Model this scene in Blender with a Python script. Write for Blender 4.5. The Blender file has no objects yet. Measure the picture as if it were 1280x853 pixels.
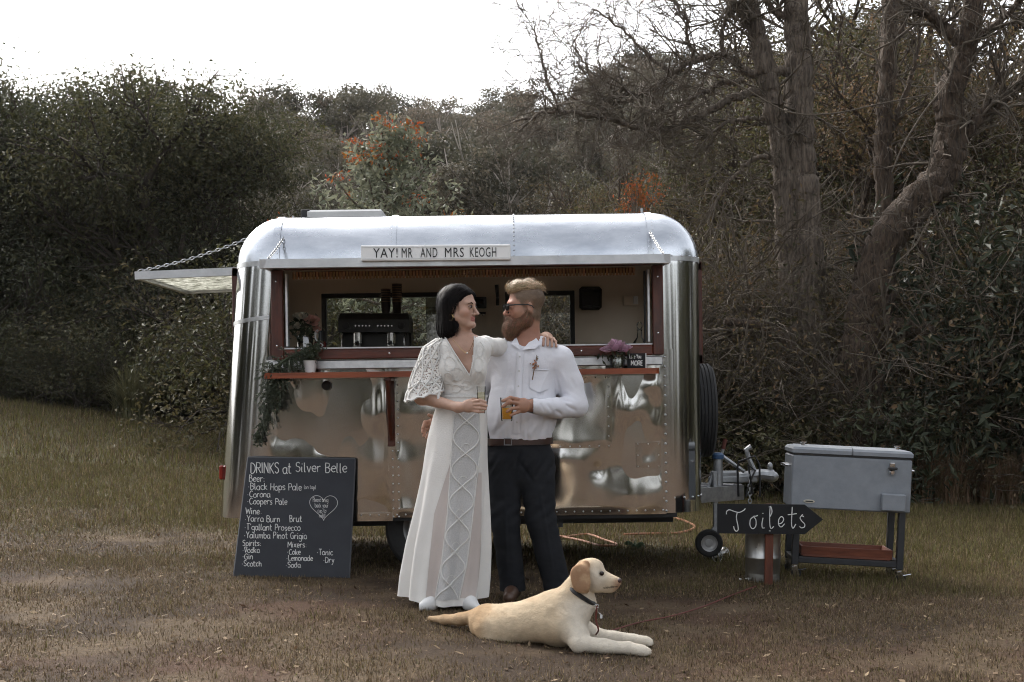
import bpy, bmesh, math, random
import numpy as np
from mathutils import Vector, Matrix
from mathutils import noise as mnoise
R = math.radians
sc = bpy.context.scene
COL = sc.collection
# ------------------------------------------------------------------ camera
F, HOR, CH = 1700.0, 490.0, 1.15          # focal length in photo pixels, horizon row, eye height
cam = bpy.data.cameras.new('camera'); camo = bpy.data.objects.new('camera', cam); COL.objects.link(camo)
camo.location = (0, 0, CH); camo.rotation_euler = (R(90), 0, 0)
cam.sensor_width = 36; cam.lens = 36*F/1280; cam.shift_y = (HOR-426.5)/1280
cam.clip_start = .1; cam.clip_end = 3000
sc.camera = camo
# ------------------------------------------------------------------ sky and sun (overcast, sun behind the trees on the left)
SUN_EL, SUN_AZ = 42, -35                   # azimuth from +Y towards +X
world = bpy.data.worlds.new('World'); sc.world = world; world.use_nodes = True
wn = world.node_tree.nodes; wl = world.node_tree.links
for n_ in list(wn): wn.remove(n_)
sky = wn.new('ShaderNodeTexSky'); sky.sky_type = 'NISHITA'; sky.sun_disc = False
sky.sun_elevation = R(SUN_EL); sky.sun_rotation = R(SUN_AZ); sky.air_density = 1.0; sky.dust_density = 4.0; sky.ozone_density = 1.0
hs = wn.new('ShaderNodeHueSaturation'); hs.inputs['Saturation'].default_value = .22
bg = wn.new('ShaderNodeBackground'); bg.inputs['Strength'].default_value = .125
wo = wn.new('ShaderNodeOutputWorld')
wl.new(sky.outputs[0], hs.inputs['Color']); wl.new(hs.outputs[0], bg.inputs[0]); wl.new(bg.outputs[0], wo.inputs[0])
sl = bpy.data.lights.new('sun', 'SUN'); sl.energy = .9; sl.angle = R(24); sl.color = (1, .93, .84)
slo = bpy.data.objects.new('sun', sl); COL.objects.link(slo)
_az, _el = R(SUN_AZ), R(SUN_EL)
sdir = Vector((math.sin(_az)*math.cos(_el), math.cos(_az)*math.cos(_el), math.sin(_el)))
slo.rotation_euler = sdir.to_track_quat('Z', 'Y').to_euler(); slo.location = (0, 0, 30)
sc.view_settings.view_transform = 'Standard'; sc.view_settings.look = 'None'
sc.view_settings.exposure = 1.58; sc.view_settings.gamma = 1
sc.render.engine = 'CYCLES'
try:
    sc.cycles.use_denoising = True; sc.cycles.denoiser = 'OPENIMAGEDENOISE'
    sc.cycles.use_adaptive_sampling = True; sc.cycles.adaptive_threshold = .02
    sc.cycles.pixel_filter_type = 'BLACKMAN_HARRIS'; sc.cycles.filter_width = 1.05
    sc.cycles.max_bounces = 6; sc.cycles.diffuse_bounces = 2; sc.cycles.glossy_bounces = 3
    sc.cycles.transmission_bounces = 5; sc.cycles.transparent_max_bounces = 12; sc.cycles.volume_bounces = 0
    sc.cycles.sample_clamp_indirect = 6; sc.cycles.caustics_reflective = False; sc.cycles.caustics_refractive = False
except Exception as e: print(e)

# ------------------------------------------------------------------ helpers
def P(px, py, d):
    "photo pixel + distance -> point"
    return np.array([(px-640)*d/F, d, CH-(py-HOR)*d/F])
OFF = {}
def xyz(o): return OFF.get(o.name, np.zeros(3))
def props(o, label=None, cat=None, group=None, kind=None):
    if label: o['label'] = label
    if cat: o['category'] = cat
    if group: o['group'] = group
    if kind: o['kind'] = kind
    return o
def thing(name, label, cat, loc=(0, 0, 0), rot=(0, 0, 0), group=None, world=False):
    o = bpy.data.objects.new(name, None); COL.objects.link(o); o.empty_display_size = .1
    o.location = loc; o.rotation_euler = rot
    if world: OFF[o.name] = np.array(loc, float)
    return props(o, label, cat, group)
def link_mesh(name, me, mat=None, parent=None):
    o = bpy.data.objects.new(name, me); COL.objects.link(o)
    if mat is not None:
        for m in (mat if isinstance(mat, (list, tuple)) else [mat]): me.materials.append(m)
    if parent is not None:
        o.parent = parent
        if parent.name in OFF: OFF[o.name] = OFF[parent.name]
    return o
def np_mesh(name, V, Fc, smooth=True, angle=None):
    "V (n,3), Fc (m,3|4) int arrays"
    V = np.asarray(V, np.float32); Fc = np.asarray(Fc, np.int32)
    me = bpy.data.meshes.new(name); k = Fc.shape[1]
    me.vertices.add(len(V)); me.vertices.foreach_set('co', V.ravel())
    me.loops.add(Fc.size); me.loops.foreach_set('vertex_index', Fc.ravel())
    me.polygons.add(len(Fc)); me.polygons.foreach_set('loop_start', np.arange(len(Fc), dtype=np.int32)*k)
    me.polygons.foreach_set('use_smooth', np.full(len(Fc), smooth))
    me.update(calc_edges=True)
    if angle is not None and smooth: me.set_sharp_from_angle(angle=R(angle))
    return me
def np_obj(name, V, Fc, mat, parent=None, smooth=True, angle=None):
    if parent is not None: V = np.asarray(V)-xyz(parent)
    return link_mesh(name, np_mesh(name, V, Fc, smooth, angle), mat, parent)
class G:
    "collects shapes; build() links them as one mesh object"
    def __init__(s): s.v = []; s.f = []
    def add(s, V, Fc):
        b = len(s.v); s.v += [tuple(map(float, p)) for p in V]; s.f += [tuple(i+b for i in q) for q in Fc]; return s
    def box(s, c, d, rot=None, bev=0.0):
        c = np.array(c, float); x, y, z = [q/2 for q in d]; b = min(bev, .49*min(d))
        if b <= 0:
            V = [(i*x, j*y, k*z) for i in (-1, 1) for j in (-1, 1) for k in (-1, 1)]
            Fc = [(0, 1, 3, 2), (4, 6, 7, 5), (0, 4, 5, 1), (2, 3, 7, 6), (0, 2, 6, 4), (1, 5, 7, 3)]
        else:
            V = []; ix = {}
            for i in (-1, 1):
                for j in (-1, 1):
                    for k in (-1, 1):
                        for a, p in enumerate(((i*x, j*(y-b), k*(z-b)), (i*(x-b), j*y, k*(z-b)), (i*(x-b), j*(y-b), k*z))):
                            ix[i, j, k, a] = len(V); V.append(p)
            Fc = []
            def q(l):
                pts = np.array([V[t] for t in l]); n = np.cross(pts[1]-pts[0], pts[2]-pts[0])
                Fc.append(tuple(l) if np.dot(n, pts.mean(0)) > 0 else tuple(l[::-1]))
            for w in (-1, 1):
                q([ix[w, -1, -1, 0], ix[w, 1, -1, 0], ix[w, 1, 1, 0], ix[w, -1, 1, 0]])
                q([ix[-1, w, -1, 1], ix[1, w, -1, 1], ix[1, w, 1, 1], ix[-1, w, 1, 1]])
                q([ix[-1, -1, w, 2], ix[1, -1, w, 2], ix[1, 1, w, 2], ix[-1, 1, w, 2]])
                for u in (-1, 1):
                    q([ix[w, u, -1, 0], ix[w, u, 1, 0], ix[w, u, 1, 1], ix[w, u, -1, 1]])
                    q([ix[w, -1, u, 0], ix[w, 1, u, 0], ix[w, 1, u, 2], ix[w, -1, u, 2]])
                    q([ix[-1, w, u, 1], ix[1, w, u, 1], ix[1, w, u, 2], ix[-1, w, u, 2]])
                    for t in (-1, 1): q([ix[w, u, t, 0], ix[w, u, t, 1], ix[w, u, t, 2]])
        V = np.array(V)
        if rot is not None: V = V @ np.array(rot_m(rot)).T
        return s.add(V+c, Fc)
    def tube(s, pts, r, n=8, caps=True, flat=None):
        pts = np.array(pts, float); m = len(pts)
        rr = np.full(m, r, float) if np.isscalar(r) else np.interp(np.linspace(0, 1, m), np.linspace(0, 1, len(r)), r)
        T = np.gradient(pts, axis=0); T /= np.linalg.norm(T, axis=1)[:, None]+1e-9
        a = np.array([0, 0, 1.]) if abs(T[0][2]) < .9 else np.array([1., 0, 0])
        u = np.cross(T[0], a); u /= np.linalg.norm(u); V = []
        for i in range(m):
            u = u-T[i]*np.dot(u, T[i]); u /= np.linalg.norm(u)+1e-9; w = np.cross(T[i], u)
            for k in range(n):
                t = 2*math.pi*k/n; V.append(pts[i]+rr[i]*(math.cos(t)*u+math.sin(t)*w*(flat or 1)))
        Fc = [(i*n+k, i*n+(k+1) % n, (i+1)*n+(k+1) % n, (i+1)*n+k) for i in range(m-1) for k in range(n)]
        if caps: Fc += [tuple(range(n))[::-1], tuple((m-1)*n+k for k in range(n))]
        return s.add(V, Fc)
    def loft(s, rings, closed=True, caps=True):
        n = len(rings[0]); V = [p for r in rings for p in r]; m = len(rings)
        e = n if closed else n-1
        Fc = [(i*n+k, i*n+(k+1) % n, (i+1)*n+(k+1) % n, (i+1)*n+k) for i in range(m-1) for k in range(e)]
        if caps and closed: Fc += [tuple(range(n))[::-1], tuple((m-1)*n+k for k in range(n))]
        return s.add(V, Fc)
    def lathe(s, prof, c=(0, 0, 0), n=24, rot=None, caps=True):
        rings = []
        for r, z in prof:
            q = np.array([(r*math.cos(2*math.pi*k/n), r*math.sin(2*math.pi*k/n), z) for k in range(n)])
            if rot is not None: q = q @ np.array(rot_m(rot)).T
            rings.append(q+np.array(c, float))
        return s.loft(rings, caps=caps)
    def prism(s, poly, y0, y1):
        "polygon in x,z pushed from y0 to y1"
        n = len(poly); V = [(x, y0, z) for x, z in poly]+[(x, y1, z) for x, z in poly]
        return s.add(V, [tuple(range(n)), tuple(range(2*n-1, n-1, -1))]+[(i, n+i, n+(i+1) % n, (i+1) % n) for i in range(n)])
    def ball(s, c, r, n=10, m=7, rot=None):
        r = np.array([r]*3 if np.isscalar(r) else r, float); rings = []
        for i in range(m+1):
            a = math.pi*i/m; q = np.array([(math.sin(a)*math.cos(2*math.pi*k/n), math.sin(a)*math.sin(2*math.pi*k/n), -math.cos(a)) for k in range(n)])*r
            if i in (0, m): q = q+np.array([(1e-5*math.cos(2*math.pi*k/n), 1e-5*math.sin(2*math.pi*k/n), 0) for k in range(n)])
            if rot is not None: q = q @ np.array(rot_m(rot)).T
            rings.append(q+np.array(c, float))
        return s.loft(rings)
    def build(s, name, mat, parent=None, smooth=True, angle=35, label=None):
        o0 = xyz(parent) if parent is not None else np.zeros(3)
        me = bpy.data.meshes.new(name); me.from_pydata([tuple(np.array(p)-o0) for p in s.v], [], s.f)
        me.validate(); me.update()
        if smooth:
            me.polygons.foreach_set('use_smooth', [True]*len(me.polygons)); me.set_sharp_from_angle(angle=R(angle))
        o = link_mesh(name, me, mat, parent)
        if label: o['label'] = label
        return o
def rot_m(rot):
    from mathutils import Euler
    return Euler(rot, 'XYZ').to_matrix() if not isinstance(rot, Matrix) else rot
def copy_tree(o, parent=None):
    c = o.copy(); COL.objects.link(c); c.parent = parent
    for ch in o.children: copy_tree(ch, c)
    return c
def catmull(pts, k=6):
    pts = np.array(pts, float)
    if len(pts) < 3: return np.array([pts[0]+(pts[-1]-pts[0])*t for t in np.linspace(0, 1, k+1)])
    q = np.vstack([2*pts[0]-pts[1], pts, 2*pts[-1]-pts[-2]]); out = []
    for i in range(1, len(q)-2):
        for t in np.linspace(0, 1, k, endpoint=False):
            out.append(.5*((2*q[i])+(-q[i-1]+q[i+1])*t+(2*q[i-1]-5*q[i]+4*q[i+1]-q[i+2])*t*t+(-q[i-1]+3*q[i]-3*q[i+1]+q[i+2])*t**3))
    out.append(pts[-1]); return np.array(out)
def sstep(a, b, x):
    t = np.clip((np.asarray(x, float)-a)/(b-a), 0, 1); return t*t*(3-2*t)

# ------------------------------------------------------------------ materials
def srgb(h):
    h = h.lstrip('#'); c = [int(h[i:i+2], 16)/255 for i in (0, 2, 4)]
    return tuple(x/12.92 if x <= .04045 else ((x+.055)/1.055)**2.4 for x in c)
def mat(name, col, col2=None, rough=.6, metal=0., scale=6., detail=5., bump=0., bscale=80., rvar=0., coat=0., spec=.5, trans=0., alpha=1., emit=None,
        stretch=None, island=0., objrand=0., transl=0., sheen=0., bias=.5, sss=0., bdist=.01):
    m = bpy.data.materials.new(name); m.use_nodes = True; N = m.node_tree.nodes; L = m.node_tree.links
    b = N['Principled BSDF']; out = N['Material Output']
    b.inputs['Roughness'].default_value = rough; b.inputs['Metallic'].default_value = metal
    b.inputs['Specular IOR Level'].default_value = spec; b.inputs['Coat Weight'].default_value = coat
    b.inputs['Transmission Weight'].default_value = trans; b.inputs['Alpha'].default_value = alpha; b.inputs['Sheen Weight'].default_value = sheen
    if sss: b.inputs['Subsurface Weight'].default_value = sss; b.inputs['Subsurface Radius'].default_value = (.012, .005, .003)
    tc = N.new('ShaderNodeTexCoord'); mp = N.new('ShaderNodeMapping'); L.new(tc.outputs['Object'], mp.inputs[0])
    if stretch: mp.inputs['Scale'].default_value = stretch
    nz = N.new('ShaderNodeTexNoise'); nz.inputs['Scale'].default_value = scale; nz.inputs['Detail'].default_value = detail; nz.inputs['Roughness'].default_value = .62
    L.new(mp.outputs[0], nz.inputs['Vector'])
    col2 = col2 or tuple(c*.72 for c in col)
    rp = N.new('ShaderNodeValToRGB'); rp.color_ramp.elements[0].position = bias-.2; rp.color_ramp.elements[1].position = bias+.2
    rp.color_ramp.elements[0].color = (*col2, 1); rp.color_ramp.elements[1].color = (*col, 1)
    L.new(nz.outputs['Fac'], rp.inputs[0]); cur = rp.outputs[0]
    def vary(src, amt, cur):
        h = N.new('ShaderNodeHueSaturation'); mr = N.new('ShaderNodeMapRange'); L.new(src, mr.inputs[0])
        mr.inputs[3].default_value = 1-amt; mr.inputs[4].default_value = 1+amt
        L.new(mr.outputs[0], h.inputs['Value']); L.new(cur, h.inputs['Color'])
        mr2 = N.new('ShaderNodeMapRange'); L.new(src, mr2.inputs[0]); mr2.inputs[3].default_value = .5+amt*.06; mr2.inputs[4].default_value = .5-amt*.06
        L.new(mr2.outputs[0], h.inputs['Hue']); return h.outputs[0]
    if island:
        ge = N.new('ShaderNodeNewGeometry'); cur = vary(ge.outputs['Random Per Island'], island, cur)
    if objrand:
        oi = N.new('ShaderNodeObjectInfo'); cur = vary(oi.outputs['Random'], objrand, cur)
    L.new(cur, b.inputs['Base Color'])
    if rvar:
        n2 = N.new('ShaderNodeTexNoise'); n2.inputs['Scale'].default_value = scale*1.7; n2.inputs['Detail'].default_value = 6; L.new(mp.outputs[0], n2.inputs['Vector'])
        mr = N.new('ShaderNodeMapRange'); mr.inputs[1].default_value = .3; mr.inputs[2].default_value = .7
        mr.inputs[3].default_value = max(0, rough-rvar); mr.inputs[4].default_value = min(1, rough+rvar)
        L.new(n2.outputs['Fac'], mr.inputs[0]); L.new(mr.outputs[0], b.inputs['Roughness'])
    if bump:
        n3 = N.new('ShaderNodeTexNoise'); n3.inputs['Scale'].default_value = bscale; n3.inputs['Detail'].default_value = 5; L.new(mp.outputs[0], n3.inputs['Vector'])
        bp = N.new('ShaderNodeBump'); bp.inputs['Strength'].default_value = bump; bp.inputs['Distance'].default_value = bdist
        L.new(n3.outputs['Fac'], bp.inputs['Height']); L.new(bp.outputs[0], b.inputs['Normal'])
    if emit: b.inputs['Emission Color'].default_value = (*emit[:3], 1); b.inputs['Emission Strength'].default_value = emit[3]
    if transl:
        tl = N.new('ShaderNodeBsdfTranslucent'); L.new(cur, tl.inputs[0]); mx = N.new('ShaderNodeMixShader'); mx.inputs[0].default_value = transl
        L.new(b.outputs[0], mx.inputs[1]); L.new(tl.outputs[0], mx.inputs[2]); L.new(mx.outputs[0], out.inputs[0])
    return m
def pane_mat(name, tint=(1, 1, 1), gloss=.10, rough=.02, bump=0., bscale=40., ior=1.5):
    "thin clear sheet: mostly see-through, fresnel reflection"
    m = bpy.data.materials.new(name); m.use_nodes = True; N = m.node_tree.nodes; L = m.node_tree.links
    N.remove(N['Principled BSDF']); out = N['Material Output']
    t = N.new('ShaderNodeBsdfTransparent'); t.inputs[0].default_value = (*tint, 1)
    g = N.new('ShaderNodeBsdfGlossy'); g.inputs['Roughness'].default_value = rough
    fr = N.new('ShaderNodeFresnel'); fr.inputs[0].default_value = ior
    ad = N.new('ShaderNodeMath'); ad.operation = 'ADD'; ad.inputs[1].default_value = gloss-.04; L.new(fr.outputs[0], ad.inputs[0])
    mx = N.new('ShaderNodeMixShader'); L.new(ad.outputs[0], mx.inputs[0]); L.new(t.outputs[0], mx.inputs[1]); L.new(g.outputs[0], mx.inputs[2])
    if bump:
        n3 = N.new('ShaderNodeTexNoise'); n3.inputs['Scale'].default_value = bscale
        bp = N.new('ShaderNodeBump'); bp.inputs['Strength'].default_value = bump; L.new(n3.outputs['Fac'], bp.inputs['Height']); L.new(bp.outputs[0], g.inputs['Normal'])
    L.new(mx.outputs[0], out.inputs[0]); return m
WOOD = mat('varnished_wood', srgb('#6b2f1a'), srgb('#3d1a10'), rough=.35, scale=5, stretch=(1, 6, 6), coat=.25, bump=.1, bscale=30)
WOODV = mat('varnished_wood_upright', srgb('#5f2a18'), srgb('#351710'), rough=.38, scale=5, stretch=(6, 6, 1), coat=.25, bump=.1, bscale=30)
ALU = mat('polished_aluminium', (.66, .665, .67), (.55, .555, .56), rough=.11, metal=1, scale=2.2, rvar=.05, detail=5, stretch=(1, 1, .4), bump=.03, bscale=3)
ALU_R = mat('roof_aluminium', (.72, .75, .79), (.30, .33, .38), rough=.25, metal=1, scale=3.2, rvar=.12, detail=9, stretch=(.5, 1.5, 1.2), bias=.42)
ALU_B = mat('brushed_aluminium', (.70, .71, .72), (.52, .53, .54), rough=.38, metal=1, scale=20, rvar=.1)
STEEL = mat('galvanised_steel', (.42, .43, .44), (.27, .28, .29), rough=.5, metal=.9, scale=22, rvar=.12)
CHROME = mat('bright_chrome', (.8, .8, .8), (.6, .6, .6), rough=.15, metal=1, scale=12)
BLACK = mat('black_plastic', (.018, .018, .019), (.01, .01, .011), rough=.45, scale=30, bump=.05)
RUBBER = mat('tyre_rubber', (.022, .022, .023), (.012, .012, .012), rough=.75, scale=40, bump=.1)
UNDER = mat('black_chassis_steel', (.02, .02, .021), (.012, .012, .012), rough=.6, scale=15)
WHITE = mat('white_paint', (.78, .78, .77), (.66, .66, .65), rough=.5, scale=10)
CHALK = mat('white_chalk_ink', (.82, .82, .80), (.55, .55, .54), rough=.9, scale=60, bias=.42)
BOARD = mat('blackboard_paint', srgb('#34373d'), srgb('#2a2c32'), rough=.75, scale=7, detail=8)
BLACKB = mat('matt_black_board', srgb('#17171a'), srgb('#101012'), rough=.8, scale=10)
GLASS = pane_mat('clear_glass', (.93, .95, .94), .045)
# ------------------------------------------------------------------ ground
def vnoise(x, y, seed=0):
    x = np.asarray(x, float); y = np.asarray(y, float); xi = np.floor(x).astype(np.int64); yi = np.floor(y).astype(np.int64); fx = x-xi; fy = y-yi
    def h(a, b):
        n = (a*374761393+b*668265263+seed*974711) & 0x7fffffff; n = ((n ^ (n >> 13))*1274126177) & 0x7fffffff
        return ((n ^ (n >> 16)) & 0xffff)/65535.
    fx = fx*fx*(3-2*fx); fy = fy*fy*(3-2*fy)
    return (h(xi, yi)*(1-fx)+h(xi+1, yi)*fx)*(1-fy)+(h(xi, yi+1)*(1-fx)+h(xi+1, yi+1)*fx)*fy
def fbm(x, y, seed=0, o=4):
    s = 0; a = .5
    for i in range(o): s = s+a*vnoise(x*2**i, y*2**i, seed+i); a *= .5
    return s
def H(x, y):
    x = np.asarray(x, float); y = np.asarray(y, float)
    z = -.015*np.clip(x, -14, 14)
    w = sstep(8.5, 20, y)
    z = z+w*(.22*sstep(2, -3, x)+.105*np.clip(-x-1, 0, 9))
    hill = np.clip(20+.26*x, 9, 32)
    z = z+sstep(36, 150, y)*hill
    z = z+.012*(fbm(x*1.3, y*1.3, 3)-.47)+.15*sstep(24, 60, np.hypot(x, y))*(fbm(x*.1, y*.1, 9)-.47)
    return z
def green(x, y):
    n = fbm(x*.55, y*.8, 21)*5.2-2.4
    n2 = fbm(x*2.1, y*2.6, 33)*3-1.35
    edge = np.interp(x, [-7, -2.2, 0, 1.3, 3, 6], [11.0, 10.8, 9.9, 9.4, 8.6, 8.7])
    return sstep(-1.6, 1.6, (y-edge)+n*.8+n2*.7)
def axis(lo, mid0, mid1, hi, fine, n_out):
    a = np.arange(mid0, mid1+1e-6, fine)
    l = mid0-(np.geomspace(fine, mid0-lo+fine, n_out)-fine)[::-1]; r = mid1+(np.geomspace(fine, hi-mid1+fine, n_out)-fine)
    return np.unique(np.concatenate([l, a, r]))
gx = axis(-900, -12, 12, 900, .12, 60); gy = axis(-900, 3, 24, 1400, .12, 70)
GX, GY = np.meshgrid(gx, gy); GZ = H(GX, GY)
nx, ny = len(gx), len(gy); ii = np.arange(nx*ny).reshape(ny, nx)
GF = np.stack([ii[:-1, :-1], ii[:-1, 1:], ii[1:, 1:], ii[1:, :-1]], -1).reshape(-1, 4)
def attr_mat(name, rough=.9, transl=0., bump=0., bscale=200.):
    m = bpy.data.materials.new(name); m.use_nodes = True; N = m.node_tree.nodes; L = m.node_tree.links; b = N['Principled BSDF']
    b.inputs['Roughness'].default_value = rough; b.inputs['Specular IOR Level'].default_value = .2
    a = N.new('ShaderNodeAttribute'); a.attribute_name = 'tint'; tc = N.new('ShaderNodeTexCoord')
    nz = N.new('ShaderNodeTexNoise'); nz.inputs['Scale'].default_value = 45; nz.inputs['Detail'].default_value = 8; nz.inputs['Roughness'].default_value = .75; L.new(tc.outputs['Object'], nz.inputs['Vector'])
    mr = N.new('ShaderNodeMapRange'); mr.inputs[1].default_value = .3; mr.inputs[2].default_value = .7; mr.inputs[3].default_value = .55; mr.inputs[4].default_value = 1.4; L.new(nz.outputs['Fac'], mr.inputs[0])
    h = N.new('ShaderNodeHueSaturation'); L.new(a.outputs['Color'], h.inputs['Color']); L.new(mr.outputs[0], h.inputs['Value']); L.new(h.outputs[0], b.inputs['Base Color'])
    if bump:
        n3 = N.new('ShaderNodeTexNoise'); n3.inputs['Scale'].default_value = bscale; n3.inputs['Detail'].default_value = 6; L.new(tc.outputs['Object'], n3.inputs['Vector'])
        bp = N.new('ShaderNodeBump'); bp.inputs['Strength'].default_value = bump; bp.inputs['Distance'].default_value = .02; L.new(n3.outputs['Fac'], bp.inputs['Height']); L.new(bp.outputs[0], b.inputs['Normal'])
    if transl:
        out = N['Material Output']; t = N.new('ShaderNodeBsdfTranslucent'); L.new(h.outputs[0], t.inputs[0]); mx = N.new('ShaderNodeMixShader'); mx.inputs[0].default_value = transl
        L.new(b.outputs[0], mx.inputs[1]); L.new(t.outputs[0], mx.inputs[2]); L.new(mx.outputs[0], out.inputs[0])
    return m
def set_tint(me, C):
    a = me.attributes.new('tint', 'FLOAT_COLOR', 'POINT'); C4 = np.ones((len(C), 4), np.float32); C4[:, :3] = C; a.data.foreach_set('color', C4.ravel())
SOIL, STRAW, GRN, DRY = np.array([.052, .034, .022]), np.array([.31, .23, .135]), np.array([.105, .100, .036]), np.array([.145, .102, .062])
RED = np.array([.090, .050, .032])
def lerp(a, b, t): return a+(b-a)*np.asarray(t)[..., None]
me = np_mesh('ground', np.stack([GX, GY, GZ], -1).reshape(-1, 3), GF)
fx, fy = GX.ravel(), GY.ravel(); g_ = green(fx, fy)
C = lerp(lerp(SOIL, RED, sstep(.45, .7, fbm(fx*.9, fy*1.4, 5))), DRY*.8, sstep(.4, .62, fbm(fx*3, fy*3, 8)))
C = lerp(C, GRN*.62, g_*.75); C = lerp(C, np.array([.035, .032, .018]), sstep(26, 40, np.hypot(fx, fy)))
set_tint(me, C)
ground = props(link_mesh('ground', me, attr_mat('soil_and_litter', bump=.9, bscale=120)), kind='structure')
# grass blades: one mesh, thinner with distance
rng = np.random.default_rng(7)
def blades(n, y0, y1, hmin, hmax, wid, seed):
    r = np.random.default_rng(seed)
    y = np.sqrt(r.uniform(y0**2, y1**2, n)); x = r.uniform(-.42, .42, n)*y+r.normal(0, .3, n)
    dn = fbm(x*1.1, y*1.5, 50)+.35*green(x, y)+.25*(fbm(x*5, y*5, 60)-.5)
    keep = r.uniform(0, 1, n) < sstep(.22, .62, dn)*.9+.1
    under = (np.abs(x+.3) < 1.5) & (np.abs(y-9.55) < 1.0)
    keep &= ~(under & (r.uniform(0, 1, n) < .5)); x, y = x[keep], y[keep]; n = len(x)
    g = green(x, y); h = r.uniform(hmin, hmax, n)*(.55+.65*g); tuft = fbm(x*3.3, y*3.3, 77) > .60
    h = np.where(tuft, h*1.6, h)
    lie = np.where(r.uniform(0, 1, n) < .55-.25*g, r.uniform(.7, 1.0, n), r.uniform(.1, .7, n))
    a = r.uniform(0, 2*math.pi, n); L = h*1.25; dx, dy = np.cos(a)*lie, np.sin(a)*lie; up = np.sqrt(np.maximum(.04, 1-lie**2))
    b = np.stack([x, y, H(x, y)-.003], -1); w = wid*r.uniform(.6, 1.3, n)
    side = np.stack([-np.sin(a), np.cos(a), np.zeros(n)], -1)*w[:, None]/2
    tip = b+np.stack([dx, dy, up], -1)*L[:, None]
    V = np.stack([b-side, b+side, tip], 1).reshape(-1, 3)
    isg = r.uniform(0, 1, n) < (.10+.46*g)
    c = np.where(isg[:, None], GRN*r.uniform(.7, 1.5, (n, 1))*np.array([1.05, 1, .95]), lerp(DRY*.7, STRAW, r.uniform(0, 1, n)**2.2)*r.uniform(.55, 1.25, (n, 1)))
    return V, np.repeat(c, 3, 0)
gv, gc = [], []
for i, a in enumerate([(260000, 5.0, 9.2, .018, .045, .0050), (200000, 9.2, 14.5, .022, .050, .0072), (130000, 14.5, 24, .035, .07, .012)]):
    v, c = blades(*a, seed=100+i); gv.append(v); gc.append(c)
r = np.random.default_rng(400); n = 6500                     # fallen leaves and litter
y = np.sqrt(r.uniform(25, 170, n)); x = r.uniform(-.42, .42, n)*y; S_ = .007+.018*r.uniform(0, 1, n)**2; a = r.uniform(0, 6.3, n); t = r.normal(0, .35, (n, 2))
d = np.stack([np.cos(a), np.sin(a), t[:, 0]], -1)*S_[:, None]; w = np.stack([-np.sin(a), np.cos(a), t[:, 1]], -1)*(S_*.42)[:, None]; c = np.stack([x, y, H(x, y)+.008], -1)
gv.append(np.stack([c-d, c+w, c+d, c-d, c+d, c-w], 1).reshape(-1, 3)); gc.append(np.repeat(lerp(np.array([.09, .05, .03]), np.array([.36, .27, .17]), r.uniform(0, 1, n)**1.7), 6, 0))
gv = np.vstack(gv); gc = np.vstack(gc)
me = np_mesh('grass', gv, np.arange(len(gv)).reshape(-1, 3), smooth=False); set_tint(me, gc)
props(link_mesh('grass', me, attr_mat('grass_blades', rough=.7, transl=.25)), 'short dry mown grass, straw brown with green patches', 'grass', kind='stuff')
# ---- shared leaf, pixel-to-ground helpers
def rvec(r, n): v = r.normal(size=(n, 3)); return v/np.linalg.norm(v, axis=1)[:, None]
def leaf_geo(C, S, r, aspect=.45, droop=.25, axis=None, nrm=None):
    n = len(C); S = np.broadcast_to(S, n).astype(float)*r.uniform(.65, 1.3, n)
    d = rvec(r, n) if axis is None else axis+rvec(r, n)*.45
    if nrm is None:
        d[:, 2] -= droop; d /= np.linalg.norm(d, axis=1)[:, None]; w = np.cross(d, rvec(r, n))
    else:
        m = nrm+rvec(r, n)*.55; m /= np.linalg.norm(m, axis=1)[:, None]; d = d-m*np.sum(d*m, 1)[:, None]; d /= np.linalg.norm(d, axis=1)[:, None]+1e-9; w = np.cross(m, d)
    w /= np.linalg.norm(w, axis=1)[:, None]+1e-9
    nn = np.cross(d, w)
    a = C-d*S[:, None]*.5; b = C+d*S[:, None]*.5-nn*(S*.12)[:, None]; m = C+nn*(S*.06)[:, None]; h = w*(S*aspect*.5)[:, None]
    V = np.stack([a, m+h, b, m-h], 1).reshape(-1, 3); return V, np.arange(4*n).reshape(-1, 4)
def gp_(px, py, up=0.):
    d = 8.
    for _ in range(30):
        x = (px-640)*d/F; d = F*(CH-float(H(x, d))-up)/(py-HOR)
    return np.array([(px-640)*d/F, d, float(H((px-640)*d/F, d))+up])
GLB = mat('gloss_black_plastic', (.015, .015, .016), rough=.12, scale=20)
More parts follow.
